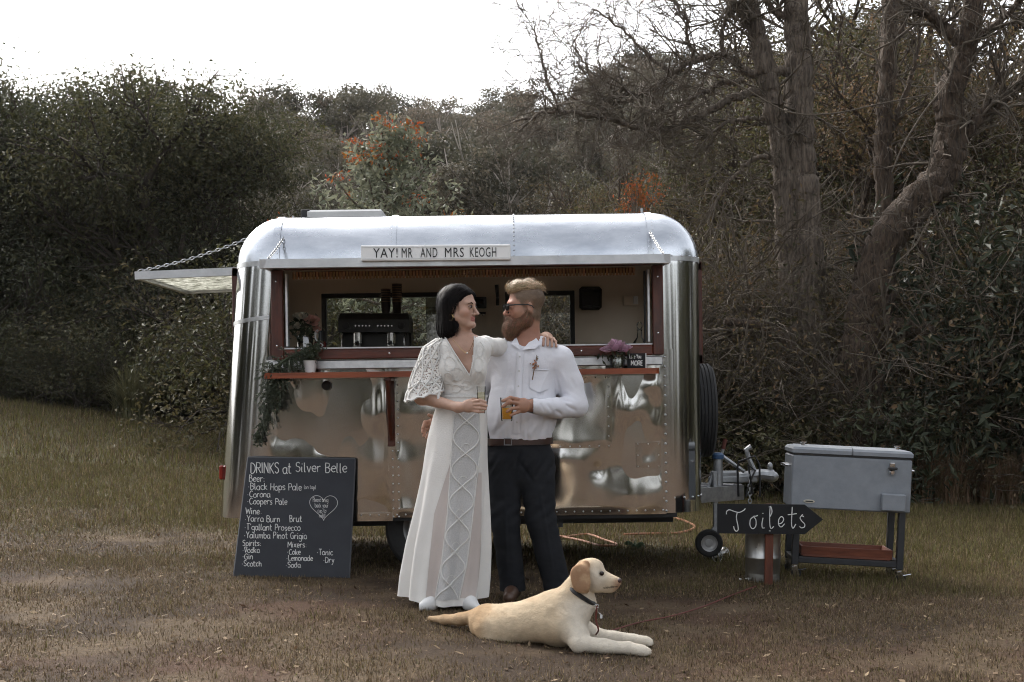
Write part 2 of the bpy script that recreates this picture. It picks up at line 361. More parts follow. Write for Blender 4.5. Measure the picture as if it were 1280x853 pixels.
# ------------------------------------------------------------------ the aluminium drinks caravan
TX, TY = -.31, 9.525
tr = thing('drinks_caravan', 'polished dented aluminium caravan bar with open serving hatch and wooden counter', 'caravan', (TX, TY, 0), (0, R(-.75), 0))
def T(px, py, d):
    p = P(px, py, d); return np.array([p[0]-TX, p[1]-TY, p[2]])
HB = 1.025; ZB, ZT = .375, 2.29; RV, RT = .27, .32
XR = 1.535
def xl(z): return -1.56+.13*(z-ZB)/(1.95-ZB)
def perim(z, ins=0., inset2=0.):
    "rounded rectangle, counter-clockwise seen from above starting front left; returns points and tags"
    a0, a1 = xl(min(z, 1.97))+ins, XR-ins; b = HB-ins; r = max(RV-ins, .03); pts = []; tag = []
    def line(p, q, n, t):
        for k in range(n): f = k/n; pts.append((p[0]+(q[0]-p[0])*f, p[1]+(q[1]-p[1])*f)); tag.append(t)
    def arc(cx, cy, s, n=8):
        for k in range(n): t = s+math.pi/2*k/n; pts.append((cx+r*math.cos(t), cy+r*math.sin(t))); tag.append('c')
    fl, fr = a0+r, a1-r
    line((fl, -b), (fr, -b), 36, 'f'); arc(fr, -b+r, -math.pi/2)
    ys = [-b+r, -.64, .86]; 
    line((a1, -b+r), (a1, -.60), 2, 'r0'); line((a1, -.60), (a1, .70), 10, 'r'); line((a1, .70), (a1, b-r), 1, 'r1'); arc(fr, b-r, 0)
    xs = [fr, .80, .30, -.20, -1.12, fl]
    for (p, q), n, t in zip(zip(xs[:-1], xs[1:]), (6, 6, 6, 8, 2), 'bBbBb'): line((p, b), (q, b), n, t)
    arc(fl, b-r, math.pi/2)
    line((a0, b-r), (a0, .70), 1, 'l1'); line((a0, .70), (a0, -.60), 10, 'l'); line((a0, -.60), (a0, -b+r), 2, 'l0'); arc(fl, -b+r, math.pi)
    return [(x, y, z) for x, y in pts], tag
def shell_levels():
    zs = list(np.linspace(ZB, 1.365, 9))+[1.42, 1.6, 1.8, 1.905, 1.93, 1.97]
    lv = [(z, 0.) for z in zs]
    for k in range(1, 10): t = math.pi/2*k/9; lv.append((1.97+(ZT-1.97)*math.sin(t), RT*(1-math.cos(t))))
    return lv
def build_shell(off, name, m, roof_m, flip=False):
    lv = shell_levels(); g = G(); rings = []; tg = None
    for z, ins in lv: p, tg = perim(z, ins+off); rings.append(p)
    if off:
        rings = [[(x, y, min(z, ZT-off)) for x, y, z in r] for r in rings]
    n = len(tg); V = [p for r in rings for p in r]; Fc = []; mi = []
    for i in range(len(rings)-1):
        zm = (lv[i][0]+lv[i+1][0])/2
        for k in range(n):
            t = tg[k]
            if t == 'f' and 1.365 < zm < 1.93: continue
            if t in 'lr' and 1.365 < zm < 1.93: continue
            if t == 'B' and 1.42 < zm < 1.905: continue
            q = (i*n+k, i*n+(k+1) % n, (i+1)*n+(k+1) % n, (i+1)*n+k); Fc.append(q[::-1] if flip else q); mi.append(1 if zm > 1.97 else 0)
    top = tuple((len(rings)-1)*n+k for k in range(n)); Fc.append(top[::-1] if flip else top); mi.append(1)
    if flip: Fc.append(tuple(range(n))); mi.append(0)
    o = g.add(V, Fc).build(name, [m, roof_m], tr, angle=40)
    o.data.polygons.foreach_set('material_index', mi[:len(o.data.polygons)]); return o
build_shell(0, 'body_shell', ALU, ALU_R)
LINER = mat('cream_interior_lining', srgb('#e2d5c2'), srgb('#d6c8b3'), rough=.6, scale=2)
build_shell(.045, 'interior_lining', LINER, LINER, flip=True)
G().box((0, 0, .40), (2.9, 1.9, .03)).build('interior_floor', BLACK, tr)
# lower front: separate dented sheets standing 4 mm proud
rn = np.random.default_rng(3)
def dent_panel(name, x0, x1, z0, z1, dents, y=-HB-.006, amp=1., seed=0, res=.012):
    nx, nz = max(3, int((x1-x0)/res)), max(3, int((z1-z0)/res))
    X, Z = np.meshgrid(np.linspace(x0, x1, nx), np.linspace(z0, z1, nz))
    D = .034*amp*(fbm(X*2.8+seed, Z*2.9, 40+seed, 2)-.37)+.009*amp*(fbm(X*6.5+seed*3, Z*1.3, 90+seed, 2)-.37)+.0012*amp*(fbm(X*8, Z*8, 70+seed, 2)-.37)
    for cx, cz, rx, rz, d in dents: D = D+.26*d*np.exp(-((X-cx)/rx)**2-((Z-cz)/rz)**2)
    e = np.minimum(np.minimum(X-x0, x1-X), np.minimum(Z-z0, z1-Z)); D *= sstep(0, .05, e)
    V = np.stack([X, y+D, Z], -1).reshape(-1, 3); i = np.arange(nx*nz).reshape(nz, nx)
    Fc = np.stack([i[:-1, :-1], i[:-1, 1:], i[1:, 1:], i[1:, :-1]], -1).reshape(-1, 4)
    # folded edge back to the shell
    rim = np.concatenate([i[0], i[1:, -1], i[-1, -2::-1], i[-2:0:-1, 0]]); b = V[rim].copy(); b[:, 1] = y+.012
    k = len(V); m = len(rim); j = np.arange(m)
    V = np.vstack([V, b]); Fc = np.vstack([Fc, np.stack([rim, k+j, k+(j+1) % m, rim[(j+1) % m]], -1)])
    return np_obj(name, V, Fc, ALU_P, tr, True, 45)
ALU_P = mat('dented_front_sheet', (.68, .67, .655), (.54, .53, .515), rough=.10, metal=1, scale=2.5, rvar=.05, detail=4, stretch=(1.6, 1, .7))
def tx(px): return (px-640)*.005-TX
def tz(py): return CH-(py-HOR)*.005
dent_panel('front_panel', tx(337), tx(492.5), tz(648), tz(450), [(tx(470), tz(505), .05, .13, .022), (tx(380), tz(500), .12, .09, -.012), (tx(405), tz(560), .03, .02, .012), (tx(360), tz(545), .09, .05, .014), (tx(440), tz(600), .1, .08, .012)], seed=1)
dent_panel('front_panel', tx(493.5), tx(834), tz(646), tz(450), [
    (tx(805), tz(572), .13, .14, .018), (tx(812), tz(571), .085, .085, -.026), (tx(792), tz(500), .035, .07, .014), (tx(815), tz(485), .06, .04, -.014), (tx(822), tz(512), .04, .08, .012),
    (tx(800), tz(532), .03, .03, .012), (tx(780), tz(520), .02, .2, -.016), (tx(748), tz(590), .04, .05, .024), (tx(700), tz(575), .12, .05, -.012), (tx(560), tz(600), .15, .12, .015), (tx(520), tz(520), .08, .12, -.015)], amp=1.1, seed=2)
dent_panel('patch_panel', tx(640), tx(767), tz(562), tz(472), [(tx(735), tz(500), .09, .1, .012)], y=-HB-.016, amp=.8, seed=3)
dent_panel('hatch_cover', tx(797), tx(827), tz(588), tz(556), [(tx(812), tz(572), .03, .04, .01)], y=-HB-.022, amp=.5, seed=4)
dent_panel('lower_corner_panel', tx(338), tx(492), tz(650), tz(640), [], y=-HB-.012, amp=.1, seed=5)
# seams and rivets
rv = G()
def rivets(p, q, step, r=.0055, out=(0, -1, 0)):
    p, q = np.array(p, float), np.array(q, float); n = max(2, int(np.linalg.norm(q-p)/step))
    for k in range(n+1): rv.ball(p+(q-p)*k/n, (r, r, r), 6, 4)
yf = -HB-.010
rivets((tx(493), yf, tz(470)), (tx(493), yf, tz(645)), .05); rivets((tx(500), yf, tz(470)), (tx(500), yf, tz(645)), .05)
rivets((tx(834), yf, tz(450)), (tx(834), yf, tz(642)), .06, .008); rivets((tx(342), yf, tz(643)), (tx(830), yf, tz(641)), .055)
for a, b in (((767-4, 474), (767-4, 560)), ((642, 560), (763, 560)), ((645, 474), (760, 474))): rivets((tx(a[0]), -HB-.020, tz(a[1])), (tx(b[0]), -HB-.020, tz(b[1])), .06, .005)
for a, b in (((799, 558), (825, 558)), ((799, 586), (825, 586)), ((799, 558), (799, 586)), ((825, 558), (825, 586))): rivets((tx(a[0]), -HB-.024, tz(a[1])), (tx(b[0]), -HB-.024, tz(b[1])), .05, .004)
rivets((-1.15, -HB-.004, 1.985), (1.25, -HB-.004, 1.985), .075, .008)
for xx in (-1.13, -.42, .35, 1.22):
    for t in np.linspace(.08, 1.45, 14): rv.ball((xx, -HB+RT*(1-math.cos(t))-.002, 1.97+(ZT-1.97)*math.sin(t)+.002), .0055, 6, 4)
for t in np.linspace(0, math.pi/2, 7):
    rv.ball((XR-RV+(RV+.002)*math.sin(t), -HB+RV-(RV+.002)*math.cos(t), 1.985), .007, 6, 4); rv.ball((XR-RV+(RV+.002)*math.sin(t), -HB+RV-(RV+.002)*math.cos(t), .47), .006, 6, 4)
props(rv.build('rivets', ALU_B, tr), kind='stuff')
for xx in (-1.14, -.41, 1.21):     # lapped roof sheets
    g = G(); ring = []
    for xo in (-.022, .022): ring.append([(xx+xo, -HB+(RT)*(1-math.cos(t))-.006*math.cos(t), 1.97+(ZT-1.97)*math.sin(t)+.006*math.sin(t)) for t in np.linspace(.0, math.pi/2, 14)]+[(xx+xo, HB-RT, ZT+.006)])
    g.loft(ring, closed=False, caps=False).build('roof_seam', ALU_R, tr)
g = G()                            # horizontal lap around right and left corners
for s in (1, -1):
    cx = XR-RV if s > 0 else xl(1.97)+RV
    a = [(cx+s*(RV+.005)*math.sin(t), -HB+RV-(RV+.005)*math.cos(t)) for t in np.linspace(0, math.pi/2, 12)]
    g.loft([[(x, y, 1.955) for x, y in a], [(x, y, 1.985) for x, y in a]], closed=False, caps=False)
    if s < 0:
        b = [(xl(1.65)+RV-(RV+.006)*math.sin(t), -HB+RV-(RV+.006)*math.cos(t)) for t in np.linspace(0, math.pi/2, 12)]
        g.loft([[(x, y, 1.62-.04*k/11) for k, (x, y) in enumerate(b)], [(x, y, 1.645-.04*k/11) for k, (x, y) in enumerate(b)]], closed=False, caps=False)
props(g.build('corner_seams', ALU_B, tr), kind='stuff')
for s, name in ((1, 'corner_strip'),):
    g = G(); cx = XR-RV
    a = [(cx+(RV+.006)*math.sin(t), -HB+RV-(RV+.006)*math.cos(t)) for t in np.linspace(-.05, .25, 5)]
    g.loft([[(x, y, .38) for x, y in a], [(x, y, 1.40) for x, y in a]], closed=False, caps=False).build(name, ALU, tr)
# serving hatch frame
fr = G().box((tx(352), -HB+.0, (tz(335)+tz(447))/2), (.075, .075, tz(335)-tz(447)), bev=.006).build('hatch_frame', WOODV, tr)
def sub(g, name, m, par=fr, **k): return g.build(name, m, par, **k)
sub(G().box((tx(826), -HB, (tz(335)+tz(447))/2), (.068, .075, tz(335)-tz(447)), bev=.006), 'jamb', WOODV)
sub(G().box(((tx(360)+tx(819))/2, -HB, tz(441)), (tx(819)-tx(360), .072, .062), bev=.006), 'bottom_rail', WOOD)
sub(G().box(((tx(360)+tx(819))/2, -HB+.01, tz(433.5)), (tx(819)-tx(360), .09, .013), bev=.003), 'sill_track', ALU_B)
sub(G().box((tx(363), -HB+.01, (tz(338)+tz(433))/2), (.018, .05, tz(338)-tz(433)-.02), bev=.003), 'side_track', ALU_B)
sub(G().box((tx(815), -HB+.01, (tz(338)+tz(433))/2), (.018, .05, tz(338)-tz(433)-.02), bev=.003), 'side_track', ALU_B)
sub(G().box((tx(811), -HB+.03, (tz(338)+tz(433))/2), (.012, .03, tz(338)-tz(433)-.03), bev=.003), 'seal', BLACK)
sub(G().box(((tx(360)+tx(819))/2, -HB, 1.94), (tx(819)-tx(360), .07, .03), bev=.004), 'head_rail', WOOD)
sc_ = G()
for px, py in ((351, 350), (351, 430), (826, 350), (826, 420), (491, 441), (640, 441), (730, 441)): sc_.ball((tx(px), -HB-.038, tz(py)), (.007, .004, .007), 8, 4)
props(sub(sc_, 'screws', CHROME), kind='stuff')
# rolled bamboo blind under the head rail
bb = G().tube([(tx(372), -HB+.09, 1.905), (tx(800), -HB+.09, 1.905)], .018, 8)
bl = bb.build('rolled_blind', WOOD, tr); BAMB = mat('bamboo', srgb('#b99060'), srgb('#86623c'), rough=.5, scale=30, island=.25)
g = G()
for x in np.arange(tx(370), tx(802), .021): g.box((x, -HB+.065, 1.895), (.015, .012, .05), bev=.004)
props(g.build('bamboo_slats', BAMB, bl), kind='stuff')
# ledge, counter board, brackets
G().box(((tx(338)+tx(832))/2, -HB-.012, tz(454)), (tx(832)-tx(338), .02, .058), bev=.006).build('counter_ledge', ALU_B, tr)
ct = G()
xa, xb = tx(338)+.01, tx(822); yo = -HB-.265
poly = [(xa+.05, yo), (xb-.02, yo), (xb, yo+.02), (xb, -HB-.02), (xa, -HB-.02), (xa, yo+.09), (xa+.012, yo+.03)]
zc = 1.262
ct.add([(x, y, zc-.017) for x, y in poly]+[(x, y, zc+.017) for x, y in poly], [tuple(range(7))[::-1], tuple(range(7, 14))]+[(i, (i+1) % 7, 7+(i+1) % 7, 7+i) for i in range(7)])
ctr = ct.build('counter', mat('counter_board', srgb('#9a5030'), srgb('#6e331c'), rough=.32, scale=4, stretch=(1, 9, 9), coat=.2), tr)
for px in (492, 672):
    g = G(); x = tx(px)
    g.box((x, -HB-.018, 1.03), (.045, .022, .43), bev=.004); g.tube([(x, yo+.04, zc-.03), (x, -HB-.03, .86)], .017, 6); g.box((x, -HB-.13, zc-.03), (.04, .22, .02), bev=.003)
    g.build('bracket', WOODV, ctr)
g = G(); g.lathe([(.026, 0), (.03, .01), (.03, .03), (.02, .034)], (tx(412), -HB-.008, tz(480)), 16, (R(90), 0, 0)); g.build('power_inlet', BLACK, tr)
# rear and end windows: frames and panes
def rear_window(x0, x1):
    z0, z1 = 1.42, 1.905; y = HB-.02
    w = G()
    for a, b in (((x0, z0), (x1, z0)), ((x0, z1), (x1, z1)), ((x0, z0), (x0, z1)), ((x1, z0), (x1, z1))):
        w.box(((a[0]+b[0])/2, y, (a[1]+b[1])/2), (abs(a[0]-b[0])+.035, .07, abs(a[1]-b[1])+.035), bev=.004)
    o = w.build('rear_window', BLACK, tr)
    G().box(((x0+x1)/2, y, (z0+z1)/2), (x1-x0-.03, .005, z1-z0-.03)).build('pane', GLASS, o); return o
w1 = rear_window(-1.12, -.20); rear_window(.30, .80)
G().box((-.25, HB-.05, 1.66), (.16, .008, .44), bev=.002).build('sliding_pane', pane_mat('dark_pane_glass', (.5, .5, .47), .2), w1)  # sliding pane has a darker see-through tint than the window panes
for s, xx in ((-1, xl(1.65)), (1, XR)):
    w = G(); z0, z1 = 1.365, 1.93; tilt = .03 if s < 0 else 0
    for ya, yb, za, zb in ((-.62, .72, z0-.02, z0-.02), (-.62, .72, z1+.02, z1+.02), (-.62, -.62, z0-.28 if s < 0 else z0-.02, z1+.02), (.72, .72, z0-.02, z1+.02)):
        w.box((xx+s*.012, (ya+yb)/2, (za+zb)/2), (.055, yb-ya+.06, zb-za+.06), bev=.005)
    w.build('end_window_frame', WOODV, tr)
# awnings
def awning(name, pa, pb, pc, pd, ptype):
    "corners: outer a-b, hinge c-d (c beyond b)"
    pa, pb, pc, pd = [np.array(p, float) for p in (pa, pb, pc, pd)]
    g = G()
    for p, q in ((pa, pb), (pb, pc), (pd, pa), (pc, pd)):
        m = (p+q)/2; L = np.linalg.norm(q-p); d = (q-p)/L
        up = np.array([0, 0, 1.]); sd = np.cross(d, up); sd /= np.linalg.norm(sd); up = np.cross(sd, d); c = []
        hw, hh = .018, .026
        for e in (p-d*.02, q+d*.02): c.append([e+sd*hw+up*hh, e-sd*hw+up*hh, e-sd*hw-up*hh, e+sd*hw-up*hh])
        g.loft(c)
    fr_ = g.build(name, ALU_W, tr)
    g = G(); t = np.array([0, 0, .006]); n = 1
    V = [p+t for p in (pa, pb, pc, pd)]+[p-t for p in (pa, pb, pc, pd)]
    g.add(V, [(0, 1, 2, 3), (7, 6, 5, 4), (0, 4, 5, 1), (1, 5, 6, 2), (2, 6, 7, 3), (3, 7, 4, 0)]).build('pane', ptype, fr_)
    return fr_
ALU_W = mat('anodised_awning_frame', (.62, .63, .64), (.48, .49, .50), rough=.42, metal=.75, scale=8, rvar=.1)
OBSC = mat('obscure_glass_painted_reflection', (.92, .92, .86), (.12, .12, .08), rough=.25, scale=30, detail=3, trans=0., stretch=(1, .45, 1), bias=.46, bump=.5, bscale=60, transl=.75)  # obscure glass; the bright and dark mottle paints reflected trees into its colour
UNDERP = mat('awning_underside', srgb('#8f8a80'), srgb('#6d675d'), rough=.4, scale=6)
A0, A1 = T(334, 327, 8.03), T(839, 327, 8.03)
aw = awning('front_awning', A0, A1, (tx(836), -HB-.03, 1.955), (tx(340), -HB-.03, 1.955), UNDERP)
L0, L1 = T(182, 335, 8.98), T(240, 367, 10.3); xh = xl(1.93)-.03
L0[0] = L1[0] = (L0[0]+L1[0])/2-.02; L0[2] = L1[2] = 1.945
awl = awning('end_awning', L1, L0, (xh, L0[1], 1.965), (xh, L1[1], 1.965), OBSC)
def chain(p, q, name='chain', n=None, sag=.02):
    p, q = np.array(p, float), np.array(q, float); L = np.linalg.norm(q-p); n = n or int(L/.030); g = G()
    d = (q-p)/L; u = np.cross(d, [0, 0, 1.]); u /= np.linalg.norm(u); w = np.cross(u, d)
    for k in range(n):
        f = (k+.5)/n; c = p+(q-p)*f-np.array([0, 0, sag*4*f*(1-f)]); s = u if k % 2 else w
        a = L/n*.66; b = .0085
        loop = [c+d*a*math.cos(t)+s*b*math.sin(t)*(1.0) for t in np.linspace(0, 2*math.pi, 11)]
        g.tube(loop, .0032, 4, caps=False)
    return g.build(name, STEEL, tr)
chain(T(372, 273, 8.9), A0+np.array([.03, .0, .03])); chain(T(808, 270, 8.9), A1+np.array([-.02, 0, .03]))
chain(T(356, 277, 8.95), L0+np.array([.0, 0, .03]), sag=.035); chain((xh+.28, .55, 2.27), L1+np.array([0, 0, .03]))
for px, py in ((372, 272), (808, 268)):
    p = T(px, py, 8.9); G().tube([p+np.array([0, -.02, -.03]), p+np.array([0, -.01, .02]), p+np.array([0, .01, .02]), p+np.array([0, .02, -.03])], .007, 6).build('chain_lug', STEEL, tr)
# roof hatch
rh = G().box((tx(421)+.03, .1-.5, ZT+.03), (.50, .5, .06), bev=.012).build('roof_hatch', WHITE, tr)
G().box((tx(372)+.02, -.62, ZT+.04), (.06, .05, .05), bev=.005).build('hatch_latch', BLACK, rh)
# tail light and side marker
o = G().box((xl(.66)+.0, -HB+.20, .655), (.03, .05, .09), bev=.008).build('tail_light', mat('red_lens', (.28, .025, .012), (.2, .015, .008), rough=.2, scale=20), tr)
# chassis and wheels
ch = G()
for y in (-.75, .75): ch.box((0, y, .34), (2.7, .06, .09))
for x in (-1.2, -.5, .3, 1.1): ch.box((x, 0, .35), (.06, 1.5, .06))
ch.tube([(-.2, -.8, .30), (-.2, .8, .30)], .03, 8); ch.box((.2, -.98, .362), (2.3, .05, .03)); ch.box((.62, -.95, .32), (.03, .03, .06))
ch.box((0, 0, .385), (2.9, 1.9, .012))
ch.build('chassis', UNDER, tr)
def wheel(c, rad, wid, axis, name, rimc):
    rot = {'y': (R(90), 0, 0), 'x': (0, R(90), 0)}[axis]; h = wid/2
    prof = [(rad*.60, -h*.75), (rad*.80, -h), (rad*.93, -h*.92), (rad*.985, -h*.72)]
    for k in range(5): a = -h*.72+(1.44*h)*k/5; prof += [(rad, a+.002), (rad, a+.22*h), (rad*.975, a+.23*h), (rad*.975, a+.285*h)]
    prof += [(rad*.985, h*.72), (rad*.93, h*.92), (rad*.80, h), (rad*.60, h*.75)]
    ty = G().lathe(prof, c, 40, rot, caps=False).build('tyre', RUBBER, None)
    w = thing(name, None, None); w.parent = tr
    bpy.data.objects.remove(w)
    o = G().lathe([(rad*.61, -h*.78), (rad*.61, h*.78), (rad*.56, h*.7), (rad*.5, h*.35), (rad*.3, h*.25), (rad*.28, h*.45), (rad*.14, h*.5), (.001, h*.5)], c, 28, rot).build(name, rimc, tr)
    ty.parent = o
    return o
RIM = mat('wheel_rim', (.35, .35, .36), (.2, .2, .2), rough=.4, metal=.7, scale=15)
wheel((-.2, -.84, .29), .29, .17, 'y', 'road_wheel', RIM); wheel((-.2, .84, .29), .29, .17, 'y', 'road_wheel', RIM)
sp = wheel((XR+.10, -.05, 1.0), .325, .17, 'x', 'spare_wheel', RIM)
G().box((XR+.01, -.05, 1.0), (.06, .12, .12)).build('spare_bracket', STEEL, sp)
# drawbar, coupling, brake lever, jockey wheel
db = G()
for s in (-1, 1): db.loft([[(p[0], p[1]+dy, p[2]+dz) for dy, dz in ((-.025, -.05), (.025, -.05), (.025, .05), (-.025, .05))] for p in ((1.2, s*.55, .425), (1.93, s*.04, .425))])
db.box((1.62, -.0, .43), (.5, .07, .09), bev=.005)
dbo = db.build('drawbar', STEEL, tr)
g = G(); g.box((1.86, -.03, .515), (.34, .07, .05), bev=.01); g.box((1.80, -.03, .55), (.20, .05, .05), bev=.012); g.tube([(1.9, -.03, .53), (2.06, -.03, .545), (2.14, -.03, .535)], [.035, .04, .045], 10); g.ball((2.13, -.03, .53), (.05, .045, .04))
g.tube([(2.01, -.03, .57), (1.97, -.03, .66), (1.955, -.03, .72), (1.99, -.03, .74)], [.018, .017, .02, .022], 8); g.ball((2.12, -.03, .60), (.02, .02, .03)); g.build('coupling', STEEL, dbo)
g = G(); g.tube([(1.68, -.09, .46), (1.74, -.09, .60), (1.785, -.09, .73)], [.016, .014, .012], 8); g.tube([(1.78, -.09, .68), (1.93, -.09, .57)], .013, 8); g.build('brake_lever', STEEL, dbo)
G().tube([(1.785, -.09, .73), (1.80, -.09, .80)], .015, 8).build('lever_grip', mat('red_grip', (.12, .03, .02), rough=.5), dbo)
g = G(); g.tube([(1.745, -.11, .40), (1.745, -.11, .66)], .032, 12); g.build('jockey_tube', STEEL, dbo)
G().lathe([(.02, 0), (.04, .005), (.042, .03), (.03, .045), (.001, .048)], (1.745, -.11, .66), 14).build('jockey_cap', mat('blue_cap', srgb('#3f5d80'), rough=.4), dbo)
g = G(); g.tube([(1.885, -.10, .40), (1.88, -.10, .60), (1.89, -.10, .64), (2.0, -.11, .68), (2.03, -.12, .62), (2.03, -.12, .40)], .008, 6)
g.tube([(2.0, -.1, .46), (1.93, -.12, .40), (1.96, -.12, .50), (2.0, -.12, .58), (1.95, -.13, .62), (1.98, -.12, .42)], .007, 6); g.build('brake_cable', BLACK, dbo)
g = G()
for k in range(9): g.tube([(1.96+.012*math.cos(t)*(1 if k % 2 else .3), -.12+.012*math.cos(t)*(.3 if k % 2 else 1), .55-.026*k+.018*math.sin(t)) for t in np.linspace(0, 2*math.pi, 9)], .004, 4, caps=False)
g.build('safety_chain', STEEL, dbo)
jx = 1.715; g = G(); g.box((jx, -.16, .36), (.035, .03, .44), bev=.006); g.loft([[(jx-.02, -.175, .2), (jx+.02, -.175, .2), (jx+.02, -.145, .2), (jx-.02, -.145, .2)], [(jx-.08, -.185, .07), (jx-.03, -.185, .05), (jx-.03, -.16, .05), (jx-.08, -.16, .07)]])
g.build('jockey_post', STEEL, dbo)
jw = wheel((jx-.055, -.21, .093), .093, .06, 'y', 'jockey_wheel', mat('jockey_rim', (.55, .55, .55), rough=.4, metal=.5))
# ------------------------------------------------------------------ trees, shrubs, forest
BARK = mat('grey_brown_bark', (.225, .18, .14), (.045, .034, .027), rough=.95, scale=13, stretch=(3, 3, .4), bump=1.0, bscale=12, bdist=.06)
BARK_D = mat('dark_red_brown_bark', (.115, .08, .055), (.024, .017, .012), rough=.95, scale=12, stretch=(3, 3, .5), bump=1.0, bscale=12, bdist=.06)
BARK_L = mat('dark_wood_bark', (.075, .058, .045), (.03, .023, .018), rough=.95, scale=6, bump=.6, bscale=20)  # darker bark, so branches stand out less among the leaves
BARK_P = mat('pale_gum_bark', (.46, .41, .36), (.26, .22, .185), rough=.9, scale=2, objrand=.3)
TWIG = mat('dead_twigs', (.15, .122, .092), (.07, .056, .043), rough=.95, scale=9)
LEAF_D = mat('dark_evergreen_leaves', (.070, .072, .026), (.035, .036, .014), rough=.6, scale=1.1, island=.45, objrand=.25, transl=.3)
LEAF_O = mat('olive_leaves', (.095, .088, .034), (.05, .045, .018), rough=.65, scale=.9, island=.45, objrand=.3, transl=.35)
LEAF_G = mat('grey_green_gum_leaves', (.125, .112, .074), (.078, .069, .046), rough=.65, scale=.35, island=.35, objrand=.5, transl=.35)  # paler leaf colour carries the distance haze on the hillside
LEAF_B = mat('brown_scrub_leaves', (.118, .092, .040), (.058, .044, .020), rough=.75, scale=1.2, island=.5, objrand=.3, transl=.35)
LEAF_S = mat('silver_green_leaves', (.27, .28, .20), (.15, .165, .105), rough=.6, scale=1.5, island=.4, transl=.3)
LEAF_GL = mat('glossy_dark_leaves', (.045, .055, .030), (.028, .034, .018), rough=.5, scale=2, island=.4, objrand=.2, transl=.15, spec=.3)
ORANGE = mat('orange_blossom', (.44, .15, .03), (.30, .08, .018), rough=.6, scale=4, island=.4, transl=.3)
STRAWM = mat('dry_reedy_blades', (.27, .18, .10), (.15, .095, .055), rough=.8, scale=3, island=.4, transl=.3)
TUSS = mat('tussock_blades', (.19, .18, .085), (.11, .105, .05), rough=.6, scale=2, island=.4, transl=.3)
def grow(r, p, d, L, rad, lvl, maxl, out, tips, gn=.22, up=.05, kids=(3, 5), ratio=.68, spread=.75, start=.3):
    d = np.array(d, float); p = np.array(p, float); st = 5 if lvl < 2 else 3; pts = [p.copy()]
    for k in range(st):
        d = d+r.normal(0, gn, 3); d[2] += up; d /= np.linalg.norm(d); p = p+d*L/st; pts.append(p.copy())
    out.append((np.array(pts), rad, rad*.5, lvl))
    if lvl >= maxl-1: tips += [(q, lvl) for q in pts[1:]]
    if lvl < maxl:
        for _ in range(int(r.integers(*kids))):
            f = r.uniform(start, 1.); i = min(st-1, int(f*st)); q = pts[i]+(pts[i+1]-pts[i])*(f*st-i)
            dd = pts[i+1]-pts[i]; dd = dd/np.linalg.norm(dd)+rvec(r, 1)[0]*spread; dd /= np.linalg.norm(dd)
            grow(r, q, dd, L*ratio*r.uniform(.75, 1.15), rad*(.62-.25*f), lvl+1, maxl, out, tips, gn, up, kids, ratio, spread, .2)
def wood_geo(out, thin=.004):
    g = G()
    for pts, a, b, lvl in out: g.tube(pts, [max(a, thin), max(b, thin*.6)], 9 if lvl == 0 else (5 if lvl < 3 else 3), caps=False)
    return g
def clumps(r, tips, n, rad, flat=.7, sub=None):
    "leaf centres in clumps round branch ends, with the outward direction of each leaf"
    q = np.array([t[0] for t in tips])
    if sub and sub < len(q): q = q[r.choice(len(q), sub, replace=False)]
    sz = r.uniform(.55, 1.3, len(q)); k = r.choice(len(q), n, p=sz**2/np.sum(sz**2)); u = rvec(r, n); o = u*(rad*sz[k]*np.cbrt(r.uniform(.05, 1, n)))[:, None]; o[:, 2] *= flat
    u = u*.9+np.array([0, 0, .55]); return q[k]+o, u/np.linalg.norm(u, axis=1)[:, None]
PH = {}
def plant(name, label, cat, group, wood, wm, LV, LF, lm, extra=(), h=None):
    t = thing(name, label, cat, group=group)
    if h:
        zc = LV.reshape(-1, 4, 3)[:, :, 2].mean(1); LV = LV.reshape(-1, 4, 3)[zc < np.percentile(zc, 99.4)].reshape(-1, 3); LF = np.arange(len(LV)).reshape(-1, 4)
        k = h/LV[:, 2].max(); LV = (LV.reshape(-1, 4, 3).mean(1)*k)[:, None]+(LV.reshape(-1, 4, 3)-LV.reshape(-1, 4, 3).mean(1)[:, None]); LV = LV.reshape(-1, 3); wood.v = [tuple(np.array(p)*k) for p in wood.v]; PH[t.name] = h
    if wood is not None: wood.build('trunk', wm, t, angle=60)
    if LV is not None: np_obj('crown', LV, LF, lm, t, smooth=False)
    for nm, V, Fc, m in extra: np_obj(nm, V, Fc, m, t, smooth=False)
    return t
def put(proto, used, x, y, s=1., rz=0., sz=None, label=None, group=None, dz=0.):
    o = proto if not used.get(proto.name) else copy_tree(proto); used[proto.name] = True
    o.location = (x, y, float(H(x, y))+dz-.03); o.rotation_euler = (0, 0, rz); o.scale = (s, s, sz or s)
    if label: o['label'] = label
    if group: o['group'] = group
    return o
USED = {}
def put_top(proto, px, d, ytop, rz=0., wide=1.):
    "stand a plant on the ground at this bearing and distance with its top at a photo row"
    x = (px-640)*d/F; k = (CH+(HOR-ytop)*d/F-float(H(x, d)))/PH[proto.name.split('.')[0] if proto.name not in PH else proto.name]
    return put(proto, USED, x, d, k*wide, rz, k)
